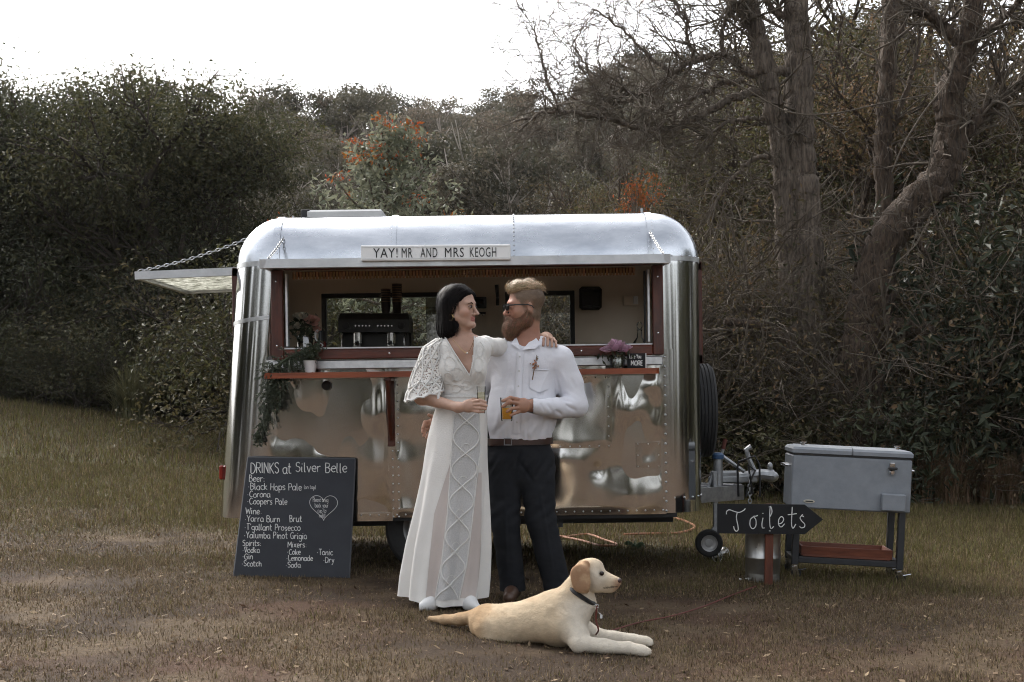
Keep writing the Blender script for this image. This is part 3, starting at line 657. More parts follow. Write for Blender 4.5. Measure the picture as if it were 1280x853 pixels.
def dense_tree(seed, h, w, n, leaf, lm, bm, label, group, low=.12, clump=.85, name='dense_tree', sub=240):
    r = np.random.default_rng(seed); out, tips = [], []
    grow(r, (0, 0, -.1), (r.normal(0, .06), r.normal(0, .06), 1), h*.62, h*.022, 0, 3, out, tips, .13, .03, (7, 9), .55, 1.1, low)
    for _ in range(5): grow(r, (0, 0, 0), (r.normal(0, .6), r.normal(0, .6), 1), h*.45, h*.012, 1, 3, out, tips, .2, .05, (4, 6), .6, .9, .2)
    C, U = clumps(r, tips, n, clump*h/7, .72, sub); C[:, :2] *= w; k = C[:, 2] > .05; C, U = C[k], U[k]
    LV, LF = leaf_geo(C, leaf, r, nrm=U)
    return plant(name, label, 'tree', group, wood_geo(out, .006), bm, LV, LF, lm, h=h)
def gum(seed, h, n, leaf):
    r = np.random.default_rng(seed); out, tips = [], []
    grow(r, (0, 0, -.3), (r.normal(0, .05), r.normal(0, .05), 1), h*.75, h*.017, 0, 2, out, tips, .06, .03, (7, 9), .40, .75, .45)
    C, U = clumps(r, tips, n, h*.088, .62, 26); LV, LF = leaf_geo(C, leaf, r, nrm=U)
    low = np.array([(r.normal(0, h*.08), r.normal(0, h*.08), abs(r.normal(0, h*.16))) for _ in range(n//9)]); v2, f2 = leaf_geo(low, leaf*1.1, r)
    return plant('gum_tree', 'grey-green gum tree in the forest on the hillside behind the caravan', 'tree', 'hillside forest trees', wood_geo(out, .03), BARK_P, np.vstack([LV, v2]), np.vstack([LF, f2+len(LV)]), LEAF_G, h=h)
def shrub(seed, h, n, leaf, lm, bm, name, label, group, twigs=10, maxl=2, cat='shrub', clump=.22, spread=.8, asp=.45, gn=.25, sub=70):
    r = np.random.default_rng(seed); out, tips = [], []
    for _ in range(twigs): grow(r, (r.normal(0, h*.09), r.normal(0, h*.09), -.05), (r.normal(0, .5), r.normal(0, .5), 1), h*.62, h*.010, 1, maxl+1, out, tips, gn, .06, (3, 6), .62, spread, .15)
    C, U = clumps(r, tips, n, clump*h, .75, sub); k = C[:, 2] > .02; LV, LF = leaf_geo(C[k], leaf, r, asp, nrm=U[k])
    return plant(name, label, cat, group, wood_geo(out, .004), bm, LV, LF, lm, h=h)
def tussock(seed, n, L, wid, m, name, label, group, lean=.75):
    r = np.random.default_rng(seed); V = []
    a = r.uniform(0, 2*math.pi, n); l = L*r.uniform(.6, 1.1, n); q = r.uniform(.1, lean, n); b0 = r.normal(0, L*.08, (n, 2))
    S = 5; side = np.stack([-np.sin(a), np.cos(a), 0*a], -1)
    for k in range(S+1):
        t = k/S; ho = l*q*(t**1.5)*1.1; z = l*(t*(1-.75*q*t*t)); w = wid*(1-t**2)*.5+.0005
        c = np.stack([b0[:, 0]+np.cos(a)*ho, b0[:, 1]+np.sin(a)*ho, z], -1); V.append(c-side*w); V.append(c+side*w)
    V = np.stack(V, 1); i0 = np.arange(n)[:, None]*(2*S+2)
    Fc = np.concatenate([np.stack([i0[:, 0]+2*k, i0[:, 0]+2*k+1, i0[:, 0]+2*k+3, i0[:, 0]+2*k+2], -1) for k in range(S)])
    t = thing(name, label, 'grass tuft', group=group); np_obj('blades', V.reshape(-1, 3), Fc, m, t); return t
pr = np.random.default_rng(11)
# -- left wood
LG = 'trees of the wood at the left edge of the paddock'
lp = [dense_tree(200+i, 7, 1.0, 40000, .10, LEAF_D, BARK_L, 'dense dark evergreen tree in the wood beyond the grassy rise', LG) for i in range(3)]
for i, (px, d, yt) in enumerate([(-120, 24, 60), (-45, 22.5, 92), (12, 25, 100), (62, 23.5, 132), (112, 24.5, 103), (165, 24, 112), (212, 23, 103), (252, 24, 150), (288, 23.5, 212), (318, 24, 258), (80, 29, 128), (185, 29, 110), (-30, 30, 80), (30, 27, 120)]):
    put_top(lp[i % 3], px, d, yt, pr.uniform(0, 6.3))
# -- undergrowth along the left edge and behind the caravan
UG = 'undergrowth shrubs at the foot of the wood'
us = [shrub(300+i, 1.7, 5200, .07, LEAF_D if i < 2 else LEAF_O, BARK_L, 'shrub', 'low leafy shrub in the undergrowth at the foot of the wood', UG) for i in range(3)]
k = 0
for px in np.arange(-40, 330, 26):
    for d in (20.3, 21.6):
        x = (px+pr.uniform(-9, 9)-640)*d/F; put(us[k % 3], USED, x, d+pr.uniform(-.2, .5), pr.uniform(.5, .95), pr.uniform(0, 6.3)); k += 1
BG = 'shrubs behind the caravan'
bs = [shrub(320+i, 2.6, 7000, .075, LEAF_O if i == 0 else LEAF_S if i == 2 else LEAF_D, BARK_L, 'tall_shrub', 'tall green shrub growing behind the caravan', BG) for i in range(2)]
for i, px in enumerate(np.arange(300, 700, 30)):
    d = 17.5+pr.uniform(0, 3.5); put(bs[i % 2], USED, (px-640)*d/F, d, pr.uniform(.8, 1.1), pr.uniform(0, 6.3))
# -- hillside forest
gp = [gum(400+i, 13, 6500, .26) for i in range(5)]
spots = []
for d in np.concatenate([np.linspace(42, 75, 6), np.linspace(80, 150, 11)]):
    n = int(5+ .19*d)
    for q in np.linspace(120, 1120 if d > 60 else 1000, n): spots.append((q+pr.uniform(-22, 22), d+pr.uniform(-3, 3)))
for i, (px, d) in enumerate(spots[:298]):
    put(gp[i % 5], USED, (px-640)*d/F, d, pr.uniform(.6, .95)*(.7 if d < 60 else 1), pr.uniform(0, 6.3))
# -- silky oak in blossom behind the caravan
r = np.random.default_rng(55); out, LC, tp = [], [], []
out.append((np.array([(0, 0, -.1), (.03, 0, 1.5), (-.02, .02, 3.0), (.05, 0, 4.15)]), .06, .012, 0))
for k in range(30):
    z = 1.9+2.2*(k/29)**.9; a = k*2.4+r.normal(0, .3); L = (4.5-z)*.42*r.uniform(.75, 1.15)+.12; hd = np.array([math.cos(a), math.sin(a), 0])
    pts = np.array([hd*L*t+np.array([0, 0, z+L*.75*t*t]) for t in (0, .35, .7, 1.)]); out.append((pts, .018, .006, 2))
    for t in np.linspace(.3, 1, 9):
        c = hd*L*t+np.array([0, 0, z+L*.75*t*t]); LC.append(c+r.normal(0, .07, (17, 3)))
    tp.append(pts[-1])
tp = np.array(tp); LC = np.vstack(LC+[np.array([.05, 0, 4.2])+r.normal(0, .09, (110, 3))]); LV, LF = leaf_geo(LC, .085, r, .42, droop=-.15)
fc = np.vstack([tp[r.choice(30, 15, replace=False)]+np.array([0, 0, .05]), tp[-7:]+r.normal(0, .04, (7, 3)), [(.05, -.05, 4.25), (.0, 0, 4.05), (.12, -.05, 3.95), (.02, -.1, 3.8)]])
FC = np.repeat(fc, 26, 0)+r.normal(0, 1, (26*len(fc), 3))*np.array([.07, .07, .035]); FV, FF = leaf_geo(FC, .055, r, .4)
so = plant('flowering_tree', 'small silver-leaved tree with orange blossom rising behind the caravan roof', 'tree', None, wood_geo(out, .006), BARK, LV, LF, LEAF_S, [('blossom', FV, FF, ORANGE)])
so.location = ((481-640)*15.5/F, 15.5, float(H(-1.4, 15.5))-.30)
# -- orange leaved shrub
r = np.random.default_rng(71); d = 15.3; bx, by = (800-640)*d/F, d; gz0 = float(H(bx, by)); cc = np.array([P(800, 242, d)-np.array([bx, by, gz0])]*22)+r.normal(0, 1, (22, 3))*np.array([.15, .10, .15]); out = [(np.array([(r.normal(0, .05), r.normal(0, .05), -.05), c*np.array([.35, .35, .55]), c]), .014, .004, 2) for c in cc]
C = np.repeat(cc, 26, 0)+r.normal(0, .05, (22*26, 3)); LV, LF = leaf_geo(C, .042, r, .5)
os_ = plant('orange_shrub', 'bush with orange autumn leaves behind the right end of the caravan roof', 'shrub', None, wood_geo(out, .003), TWIG, LV, LF, mat('rusty_orange_leaves', (.36, .13, .035), (.22, .075, .02), rough=.7, scale=6, island=.4, transl=.3)); os_.location = (bx, by, gz0)
# -- right hand scrub: tall olive and brown trees, then twiggy thicket
RG = 'scrub trees behind the bare tree'
rt = [dense_tree(500+i, 8, .9, 20000, .085, LEAF_B if i == 1 else LEAF_O, BARK_D, ('tall olive scrub tree in the thicket behind the bare tree', 'tall brown-leaved scrub tree in the thicket behind the bare tree', 'tall thin olive tree in the thicket on the right')[i], ('olive scrub trees', 'brown scrub trees', 'thin olive trees')[i], low=.2, clump=.7, name='scrub_tree', sub=150) for i in range(3)]
for i, (px, d, yt) in enumerate([(690, 33, 225), (745, 30, 215), (800, 27, 205), (850, 25, 180), (900, 24, 120), (955, 22.5, 70), (1030, 21.5, 45), (1085, 20.5, 30), (1150, 20, 20), (1220, 19.5, -20), (1290, 19.5, -40), (1350, 19, -40), (940, 30, 60), (1050, 30, 20), (1180, 29, -30), (1290, 28, -60), (720, 38, 190), (840, 36, 150), (1240, 24, -50), (1110, 25, -10)]):
    put_top(rt[i % 3], px, d, yt, pr.uniform(0, 6.3))
TG = 'brown twiggy thicket shrubs'
ts = [shrub(540+i, 2.9, 6500, .055, LEAF_B, TWIG, 'thicket_shrub', 'brown twiggy shrub in the dry thicket behind the cooler cart', TG, twigs=13, maxl=3, clump=.2, gn=.3) for i in range(3)]
k = 0
for px in np.arange(700, 1330, 34):
    for d, s in ((16.3, .8), (17.6, 1.15)):
        x = (px+pr.uniform(-14, 14)-640)*d/F; put(ts[k % 3], USED, x, d+pr.uniform(-.3, .6), s*pr.uniform(.75, 1.2), pr.uniform(0, 6.3)); k += 1
GG = 'glossy leaved bushes at the right edge of the thicket'
gs = [shrub(560+i, 2.6, 2600, .15, LEAF_GL, BARK_D, 'glossy_bush', 'dark glossy-leaved bush at the right end of the thicket', GG, twigs=7, maxl=2, clump=.2, asp=.32) for i in range(2)]
for i, (px, d, s) in enumerate([(1170, 15.6, .75), (1215, 15.8, 1.15), (1265, 15.4, 1.2), (1110, 15.9, .55), (1310, 15.5, 1.2), (1240, 16.6, 1.5)]):
    put(gs[i % 2], USED, (px-640)*d/F, d, s, pr.uniform(0, 6.3))
DG = 'low dark bushes under the bare tree'
ds_ = [shrub(580+i, 1.1, 2600, .07, LEAF_D if i else LEAF_O, BARK_D, 'low_bush', 'low dark bush on the grass edge below the bare tree', DG, twigs=8) for i in range(2)]
for i, px in enumerate(np.arange(790, 1150, 27)): put(ds_[i % 2], USED, (px-640)*15.6/F, 15.6+pr.uniform(-.3, .4), pr.uniform(.7, 1.25), pr.uniform(0, 6.3))
# -- the bare tree and its neighbours, drawn from limb lines
def limb_tree(name, label, limbs, d, twig_n, seed, bm, tlen=.7, twm=TWIG):
    r = np.random.default_rng(seed); t0 = P(*limbs[0][0][0][:2], d); base = np.array([t0[0], d, float(H(t0[0], d))])
    t = thing(name, label, 'tree', base, world=True); tw = []
    for li, (pp, w0, w1) in enumerate(limbs):
        pts = np.array([P(q[0], q[1], d+(q[2] if len(q) > 2 else 0)) for q in pp]); 
        if li == 0: pts[0][2] = base[2]-.15
        pts = catmull(pts, 14 if w0 > 15 else 7); m = len(pts); pts[2:] += r.normal(0, .012, (m-2, 3))
        g = G(); rad = np.interp(np.linspace(0, 1, m), [0, 1], [w0*d/F/2, w1*d/F/2])*(1+r.normal(0, .025, m))
        ns = 26 if w0 > 15 else 8; g.tube(pts, rad, ns)
        V = np.array(g.v)
        if w0 > 15:   # fluted, furrowed trunk
            n_ = len(V)//m; k_ = np.arange(len(V)) % ns; i_ = np.arange(len(V))//ns; c_ = pts[np.minimum(i_, m-1)]
            V = c_+(V-c_)*(1+.07*np.sin(k_*1.1+i_*.06)+.075*r.normal(0, 1, ns)[k_ % ns]*(.6+.4*np.sin(i_*.35+k_))+.035*r.normal(0, 1, len(V)))[:, None]
        g.v = [tuple(v) for v in V]
        g.build('trunk' if li == 0 else 'limb', bm, t, angle=80)
        nt = int(twig_n*(len(pts)/30)*(0.35 if w0 > 20 else 1))
        for _ in range(nt):
            i = int(r.integers(m//4, m)); dd = pts[min(i+1, m-1)]-pts[max(i-1, 0)]; dd /= np.linalg.norm(dd)+1e-9
            dd = dd*.6+rvec(r, 1)[0]*.8; dd[2] += r.uniform(-.25, .35)
            grow(r, pts[i], dd/np.linalg.norm(dd), tlen*r.uniform(.4, 1.3), min(.02, w1*d/F*.30), 2, 4, tw, [], .28, .0, (2, 5), .62, .8, .2)
    if tw: props(wood_geo(tw, .0045).build('twigs', twm, t, angle=80), kind='stuff')
    return t
limb_tree('bare_tree', 'bare grey-barked tree with split trunk and leafless limbs reaching over the caravan', [
    ([(1022, 560), (1016, 480), (1010, 400), (1006, 300), (1002, 200), (999, 100), (996, 20), (994, -60)], 52, 25),
    ([(1006, 560, .1), (994, 400), (986, 300), (978, 200), (966, 130), (950, 60), (938, 10), (925, -50)], 34, 17),
    ([(1000, 100), (975, 88), (950, 92), (930, 88), (908, 70), (880, 72), (855, 82), (830, 100), (800, 118, -.2), (775, 112, -.4)], 13, 4),
    ([(972, 120), (930, 118), (895, 135), (860, 152), (830, 163), (800, 160, -.3), (765, 150, -.5), (725, 142, -.7), (690, 140, -.8), (645, 152, -1)], 12, 3),
    ([(1000, 152), (960, 148), (925, 150), (898, 160), (874, 175)], 7, 3),
    ([(980, 205), (955, 196), (930, 208), (908, 232), (890, 262)], 8, 3),
    ([(945, 40), (925, 15), (905, -20)], 12, 8), ([(992, 30), (965, 10), (945, -20)], 10, 7),
    ([(868, 76), (860, 50), (856, 22), (838, -10)], 6, 3), ([(905, 70), (902, 40), (912, 10), (905, -20)], 7, 3),
    ([(760, 150, -.5), (745, 120, -.5), (735, 90, -.5), (718, 60, -.5)], 5, 2), ([(700, 138, -.8), (684, 100, -.8), (675, 60, -.8), (665, 30, -.8)], 4, 1.6),
    ([(840, 95), (800, 60), (770, 30), (740, 10)], 5, 2), ([(930, 100), (890, 108), (860, 128), (835, 145)], 8, 3),
    ([(800, 118, -.2), (770, 130, -.3), (735, 128, -.5), (700, 118, -.7)], 5, 2), ([(1012, 440), (990, 405), (960, 400), (935, 410, -.4), (915, 415, -.6)], 14, 7)], 16.0, 30, 5, BARK, .65)
limb_tree('twisted_tree', 'leaning dark tree with a twisted red-brown trunk in the thicket', [
    ([(1062, 545), (1075, 470), (1088, 380), (1098, 320), (1120, 285), (1150, 250), (1178, 220), (1190, 165), (1187, 120), (1200, 85), (1212, 40), (1222, -50)], 56, 22),
    ([(1185, 200), (1215, 160), (1250, 120), (1300, 95)], 16, 10), ([(1198, 150, .1), (1235, 140), (1262, 118), (1310, 70)], 12, 8),
    ([(1205, 60), (1175, 30), (1150, 10), (1125, -20)], 16, 10), ([(1095, 300), (1118, 292), (1145, 300), (1165, 330)], 12, 4), ([(1208, 55), (1240, 35), (1262, 15), (1290, -10)], 12, 7)], 15.4, 22, 8, BARK_D, .6)
limb_tree('slender_tree', 'dark straight trunk standing between the bare tree and the leaning tree', [
    ([(1108, 480), (1106, 300), (1104, 180), (1110, 80), (1114, -60)], 24, 18), ([(1106, 190), (1120, 150), (1140, 90), (1150, 40)], 8, 4), ([(1112, 60), (1130, 30), (1142, -20)], 10, 7)], 18.0, 18, 13, BARK_D, .6)
for nm, lab, pp, w in (('fallen_log', 'broken log lying across the thicket beside the leaning trunk', [(1085, 402), (1120, 408), (1160, 416), (1175, 420)], (26, 20)), ('fallen_branch', 'grey dead branch sagging into the thicket behind the caravan end', [(905, 402), (935, 405), (965, 412), (995, 440)], (10, 13))):
    d = 15.3; pts = catmull([P(a, b, d) for a, b in pp], 5); g = G().tube(pts, [w[0]*d/F/2, w[1]*d/F/2], 10); o = g.build(nm, BARK_D, None, angle=80); props(o, lab, 'log')
vn = G()
for pp in ([(880, 85), (930, 110), (985, 140), (1040, 142), (1100, 130), (1160, 118)], [(1115, 215), (1130, 180), (1155, 140), (1185, 100), (1195, 60)], [(1200, 480), (1215, 440), (1228, 400)], [(1172, 165), (1160, 220), (1175, 280), (1200, 330)]):
    o = G().tube(catmull([P(a, b, 15.0) for a, b in pp], 6), .009, 5).build('vine', TWIG, None); props(o, 'thin bare vine strung between the trees of the thicket', 'vine', 'vines in the thicket')
# -- tufts
tk = tussock(90, 520, 1.0, .016, TUSS, 'tussock', 'big arching green tussock at the foot of the left wood', None); put(tk, USED, (168-640)*19.2/F, 19.2, 1.0)
rd = [tussock(91+i, 300, .75, .013, STRAWM, 'dry_tuft', 'tuft of tall dry reddish grass at the edge of the thicket', 'dry grass tufts', .6) for i in range(2)]
for i, px in enumerate(np.arange(1140, 1330, 19)): put(rd[i % 2], USED, (px-640)*14.7/F, 14.7+pr.uniform(-.25, .25), pr.uniform(.7, 1.2), pr.uniform(0, 6.3))

# -- the rest of the clearing round the photographer (seen in the metal)
k = 0
for a_, d_ in [(q, pr.uniform(24, 32)) for q in range(100, 262, 11)]+[(262+8*i, pr.uniform(17, 22)) for i in range(6)]+[(50+8*i, pr.uniform(16, 21)) for i in range(6)]:
    a = R(a_)+pr.uniform(-.04, .04)
    put(lp[k % 3], USED, math.sin(a)*d_, math.cos(a)*d_, pr.uniform(.75, 1.15), pr.uniform(0, 6.3), label='dense dark evergreen tree across the clearing facing the caravan', group='trees facing the caravan'); k += 1
# ------------------------------------------------------------------ things around and in the caravan
GLY = dict(l.split('|', 1) for l in '''a|4.3 3.6,4 2.2,5 .5,4 .3,2 1,.3 2.3,.2 3.5,2 3.6,4.8 3.6,1 4.2,0
b|4 .4,8 .4,.3;.4,3.5 1.8,5 3.4,4 3.4,1.2 1.8,0 .4,1
c|3.7 3.4,4.2 2,5 .5,3.6 .5,1.4 1.8,0 3.4,.8
d|4.2 3.5,8 3.5,.2;3.5,3.6 2,5 .4,3.8 .4,1.2 1.8,0 3.5,1.4
e|3.8 .5,2.6 3.3,2.9 3.2,4.2 1.9,5 .5,3.6 .5,1.4 1.8,0 3.4,.8
f|3.2 3.2,7.4 2.2,8 1.3,6.8 1.3,0;.2,4.6 2.8,4.6
g|4 3.5,4 2,5 .4,3.8 .4,1.6 1.8,.4 3.5,1.8 3.5,4.8 3.5,-1.6 2,-3 .4,-2.2
h|4 .4,8 .4,0;.4,3.2 1.8,5 3.3,4 3.4,0
i|1.7 .7,5 .6,.6 1.3,0;.8,6.7 .9,7.2
k|3.8 .4,8 .4,0;3.2,5 .5,2.4;.9,2.7 3.4,0
l|2 .6,8 .6,.8 1.5,0
m|5.8 .4,5 .4,0;.4,3.4 1.5,5 2.6,4 2.6,0;2.6,3.4 3.8,5 4.9,4 4.9,0
n|4 .4,5 .4,0;.4,3.2 1.8,5 3.3,4 3.4,0
o|4 2,5 .4,3.8 .4,1.2 2,0 3.5,1.2 3.5,3.8 2,5 2.6,5.2
p|4 .4,5 .4,-3;.4,3.6 2,5 3.5,3.8 3.5,1.2 2,0 .4,1.2
r|3.1 .4,5 .4,0;.4,3 1.6,4.8 2.9,4.7
s|3.5 3,4.4 1.7,5 .5,4 1.4,2.8 2.8,1.8 2.4,.4 .4,.3
t|3.2 1.2,7.6 1.2,1 2,.1 2.9,.4;.1,5 2.8,5
u|4.1 .4,5 .5,1 1.7,0 3.3,1.6;3.4,5 3.4,.8 4,0
v|3.5 .2,5 1.7,0;1.7,0 3.2,5
x|3.5 .3,5 3.2,0;3.2,5 .3,0
y|3.8 .4,5 1.8,1;3.4,5 1.6,-1.6 .4,-3
A|4.6 .1,0 2.3,8;2.3,8 4.4,0;.9,2.8 3.7,2.8
B|4.4 .5,0 .5,8;.5,8 3,7.6 3.6,6 2.6,4.4 .6,4.2;2.6,4.3 4,3 3.8,1 2.4,0 .5,0
C|4.5 4.2,7 2.6,8 .6,6 .5,2 2.2,0 4.2,1
D|4.8 .5,0 .5,8;.5,8 2.6,7.6 4.3,5.4 4.2,2.4 2.6,.3 .5,0
E|4 .5,8 .5,0;.5,8 3.6,8;.5,4.2 3.2,4.2;.5,0 3.7,0
G|4.8 4.3,7 2.6,8 .6,6 .5,2 2.2,0 4.2,1 4.3,3.4;2.6,3.6 4.6,3.6
H|4.6 .5,8 .5,0;4,8 4,0;.5,4 4,4
I|1.6 .7,8 .7,0
K|4.3 .5,8 .5,0;4,8 .6,3.6;1.2,4.2 4.2,0
L|4 .6,8 .5,.4;.5,.2 3.8,.2
M|5.8 .4,0 .7,8;.7,8 2.8,2.5;2.8,2.5 4.9,8;4.9,8 5.3,0
N|4.6 .4,0 .5,8;.5,8 4,.1;4,.1 4.1,8
O|4.8 2.4,8 .5,6 .5,2 2.4,0 4.3,2 4.3,6 2.4,8
P|4.2 .5,0 .5,8;.5,8 3,7.8 4,6.2 3.4,4.2 .6,3.8
R|4.5 .5,0 .5,8;.5,8 3,7.8 3.9,6.2 3.2,4.2 .6,3.9;1.8,3.9 4.2,0
S|4.3 4,7 2.4,8 .7,6.8 1.2,4.9 3.4,3.6 3.9,1.6 2.2,0 .4,.9
T|4.4 .1,8 4.3,8;2.2,8 2.2,0
V|4.2 .2,8 2.1,0;2.1,0 4.1,8
W|6 .2,8 1.4,0;1.4,0 3,6;3,6 4.5,0;4.5,0 5.8,8
Y|4.3 .3,8 2.2,4.2;4.1,8 2.2,4.2;2.2,4.2 2.1,0
:|1.6 .7,3.6 .8,3.9;.7,.4 .8,.7
*|2.2 .6,3 .9,3.2 .8,2.8
'|1.4 .7,8 .6,6.4
(|2 1.6,8.4 .6,6 .6,2 1.6,-.5
)|2 .4,8.4 1.4,6 1.4,2 .4,-.5'''.splitlines())
def strokes(text, x, y, size, r, jit=.25, xs=1.):
    "handwriting polylines: baseline start x,y, cap height size"
    u = size/8; out = []
    for c in text:
        if c == ' ': x += 3*u*xs; continue
        w, body = GLY[c].split(' ', 1); dy = r.normal(0, .2)*u
        for st in body.split(';'):
            p = np.array([[float(q) for q in a.split(',')] for a in st.split()]); p = p+r.normal(0, jit*.45, p.shape)
            p = p*np.array([xs, 1])*u+np.array([x, y+dy]); out.append(catmull(p, 5) if len(p) > 2 else p)
        x += (float(w)+.5)*u*xs
    return out
def ink(lines, fn, rad, name, m, parent):
    g = G()
    for l in lines: g.tube([fn(a, b) for a, b in l], rad, 5)
    return g.build(name, m, parent, angle=80)
tr_ = np.random.default_rng(4)
# ---- drinks menu board leaning on the caravan
BL, BR = P(292, 722, 8.27), P(436, 724, 8.27); TL, TR_ = P(310, 572, 8.455), P(443.5, 574, 8.455)
BL[2] = max(BL[2], .02); nb = np.cross(BR-BL, TL-BL); nb /= np.linalg.norm(nb)
if nb[1] > 0: nb = -nb
mb = thing('menu_board', 'large blackboard with the handwritten drinks menu leaning on the caravan', 'menu board', (BL+BR)/2, world=True)
def onb(px, py, h=.0015):
    v = (723-py)/150.; a = 292+18*v; b = 436+7.5*v; u = (px-a)/(b-a)
    return (BL*(1-u)+BR*u)*(1-v)+(TL*(1-u)+TR_*u)*v+nb*h
g = G(); V = [onb(*q, h) for h in (0, -.014) for q in ((292, 723), (436, 723), (443.5, 573), (310, 573))]
g.add(V, [(0, 1, 2, 3), (7, 6, 5, 4), (0, 4, 5, 1), (1, 5, 6, 2), (2, 6, 7, 3), (3, 7, 4, 0)]).build('board', BOARD, mb, smooth=False)
EDGE = mat('worn_board_edge', srgb('#5a5c60'), rough=.7)
for a, b in (((292, 723), (436, 723)), ((436, 723), (443.5, 573)), ((443.5, 573), (310, 573)), ((310, 573), (292, 723))): G().tube([onb(*a, -.007), onb(*b, -.007)], .0075, 4).build('edge_strip', EDGE, mb)
for t, x, y, s, k in (('DRINKS at', 313, 593, 13.5, .80), ('Silver Belle', 369, 590.5, 12, 1.02), ('Beer:', 311, 603.5, 8.5, 1), ("*Black Hops Pale", 310, 614, 8.5, 1.0), ('(on tap)', 380, 612, 5, .8), ('*Corona', 309, 623.3, 7.6, 1.05), ('*Coopers Pale', 309, 632, 7.6, 1.02),
                      ('Wine:', 307, 644.5, 8, 1.05), ('*Yarra Burn', 306, 654, 7.8, 1.02), ('Brut', 361.5, 653.5, 8, 1.0), ("*T'gallant Prosecco", 305.5, 664.5, 7.8, .98), ('*Yalumba Pinot Grigio', 305, 674.5, 7.8, .98), ('Spirits:', 303, 684, 7, 1.0), ('*Vodka', 303, 692.3, 6.8, 1.02), ('*Gin', 303, 700.5, 6.8, 1.1), ('*Scotch', 302, 709, 6.8, 1.06),
                      ('Mixers:', 359.5, 685, 7, 1.05), ('*Coke', 359, 694, 6.6, 1.0), ('*Lemonade', 358, 701.5, 6.6, 1.0), ('*Soda', 357, 710, 6.6, 1.1), ('*Tonic', 396, 694, 7.2, 1.0), ('*Dry', 404, 703.5, 7.2, 1.0),
                      ('Please bring', 391, 628, 5.4, .62), ('back your', 393.5, 635, 5.4, .68), ('cup to', 397, 641.5, 5.0, .72), ('refill', 399, 647.5, 4.8, .72)):
    L = [np.array([(a, 2*y-b) for a, b in l]) for l in strokes(t, x, y, s, tr_, .3, k)]
    ink(L, onb, .0031 if s > 10 else (.0024 if s > 6 else .0012), 'lettering', CHALK, mb)
ht = [(404.5+14*1.25*math.sin(t)**3, 633-1.08*(13*math.cos(t)-5*math.cos(2*t)-2*math.cos(3*t)-math.cos(4*t))) for t in np.linspace(0, 2*math.pi, 44)]
ink([np.array(ht)], onb, .0017, 'heart_outline', CHALK, mb)
# ---- ground contact from a pixel
# ---- toilets sign
sb = gp_(964, 730); ds = 8.24
sg = thing('toilets_sign', 'black arrow board reading Toilets on a timber stake in front of the keg', 'sign', sb, world=True)
ar = [P(897, 630, ds), P(1006, 631, ds), P(1029, 649.5, ds), P(1006, 668, ds), P(897, 667, ds)]
G().prism([(p[0], p[2]) for p in ar], ds, ds+.016).build('arrow_board', BLACKB, sg, smooth=False)
G().box((P(962.5, 0, ds)[0], ds+.030, P(0, 682, ds)[2]), (.049, .022, .50), (0, R(1), 0), bev=.003).build('stake', mat('stake_timber', srgb('#6d3a26'), srgb('#4a2416'), rough=.7, scale=6, stretch=(5, 5, 1), bump=.2), sg)
TS = [[(205, 440), (206, 425), (220, 416), (245, 424), (272, 430), (298, 418), (306, 408)], [(262, 430), (258, 460), (266, 500), (267, 522), (257, 530), (247, 520), (243, 503)],
      [(350, 452), (333, 468), (331, 500), (345, 517), (361, 503), (362, 470), (350, 452), (362, 450), (372, 446)], [(400, 458), (394, 490), (397, 512), (408, 512)], [(398, 432), (400, 437)],
      [(438, 452), (448, 425), (440, 398), (436, 430), (436, 490), (443, 516), (458, 504)], [(480, 492), (500, 485), (510, 465), (498, 452), (484, 468), (484, 497), (498, 507), (515, 490)],
      [(556, 400), (553, 450), (552, 495), (560, 514), (575, 492)], [(532, 442), (555, 440), (580, 436)], [(612, 440), (598, 458), (606, 475), (622, 492), (620, 508), (604, 512), (594, 503)], [(606, 448), (618, 452)]]
def ons(a, b): p = P(860+a/4.267, 540+b/4.265, ds); return p+np.array([0, -.001, 0])
for l in TS: ink([catmull(l, 5)], ons, .0033, 'lettering', CHALK, sg)
for py in (634, 664): p = P(962, py, ds); G().lathe([(.006, 0), (.006, .003), (.002, .005)], p-np.array([0, .0, 0]), 10, (R(90), 0, 0)).build('screw', STEEL, sg)
# ---- keg
kb = gp_(953, 726); kg = thing('beer_keg', 'small dented stainless steel beer keg standing behind the Toilets sign', 'keg', kb, (0, R(.8), 0))
KEG = mat('keg_steel', (.62, .62, .61), (.42, .42, .41), rough=.36, metal=1, scale=9, rvar=.1, bump=.05, bscale=14)
r = .108; G().lathe([(r*.9, .03), (r, .06), (r, .135), (r*1.035, .142), (r*1.035, .152), (r, .16), (r, .29), (r*1.035, .297), (r*1.035, .307), (r, .315), (r, .37), (r*.9, .41), (r*.3, .425), (.001, .425)], n=36).build('barrel', KEG, kg)
for z0, z1 in ((0, .055), (.385, .46)): G().lathe([(r*.93, z0), (r*.97, z0), (r*.97, z1), (r*.93, z1), (r*.90, (z0+z1)/2)], n=32, caps=False).build('chime', KEG, kg)
G().lathe([(.03, .42), (.03, .445), (.02, .45), (.001, .45)], n=14).build('valve', CHROME, kg)
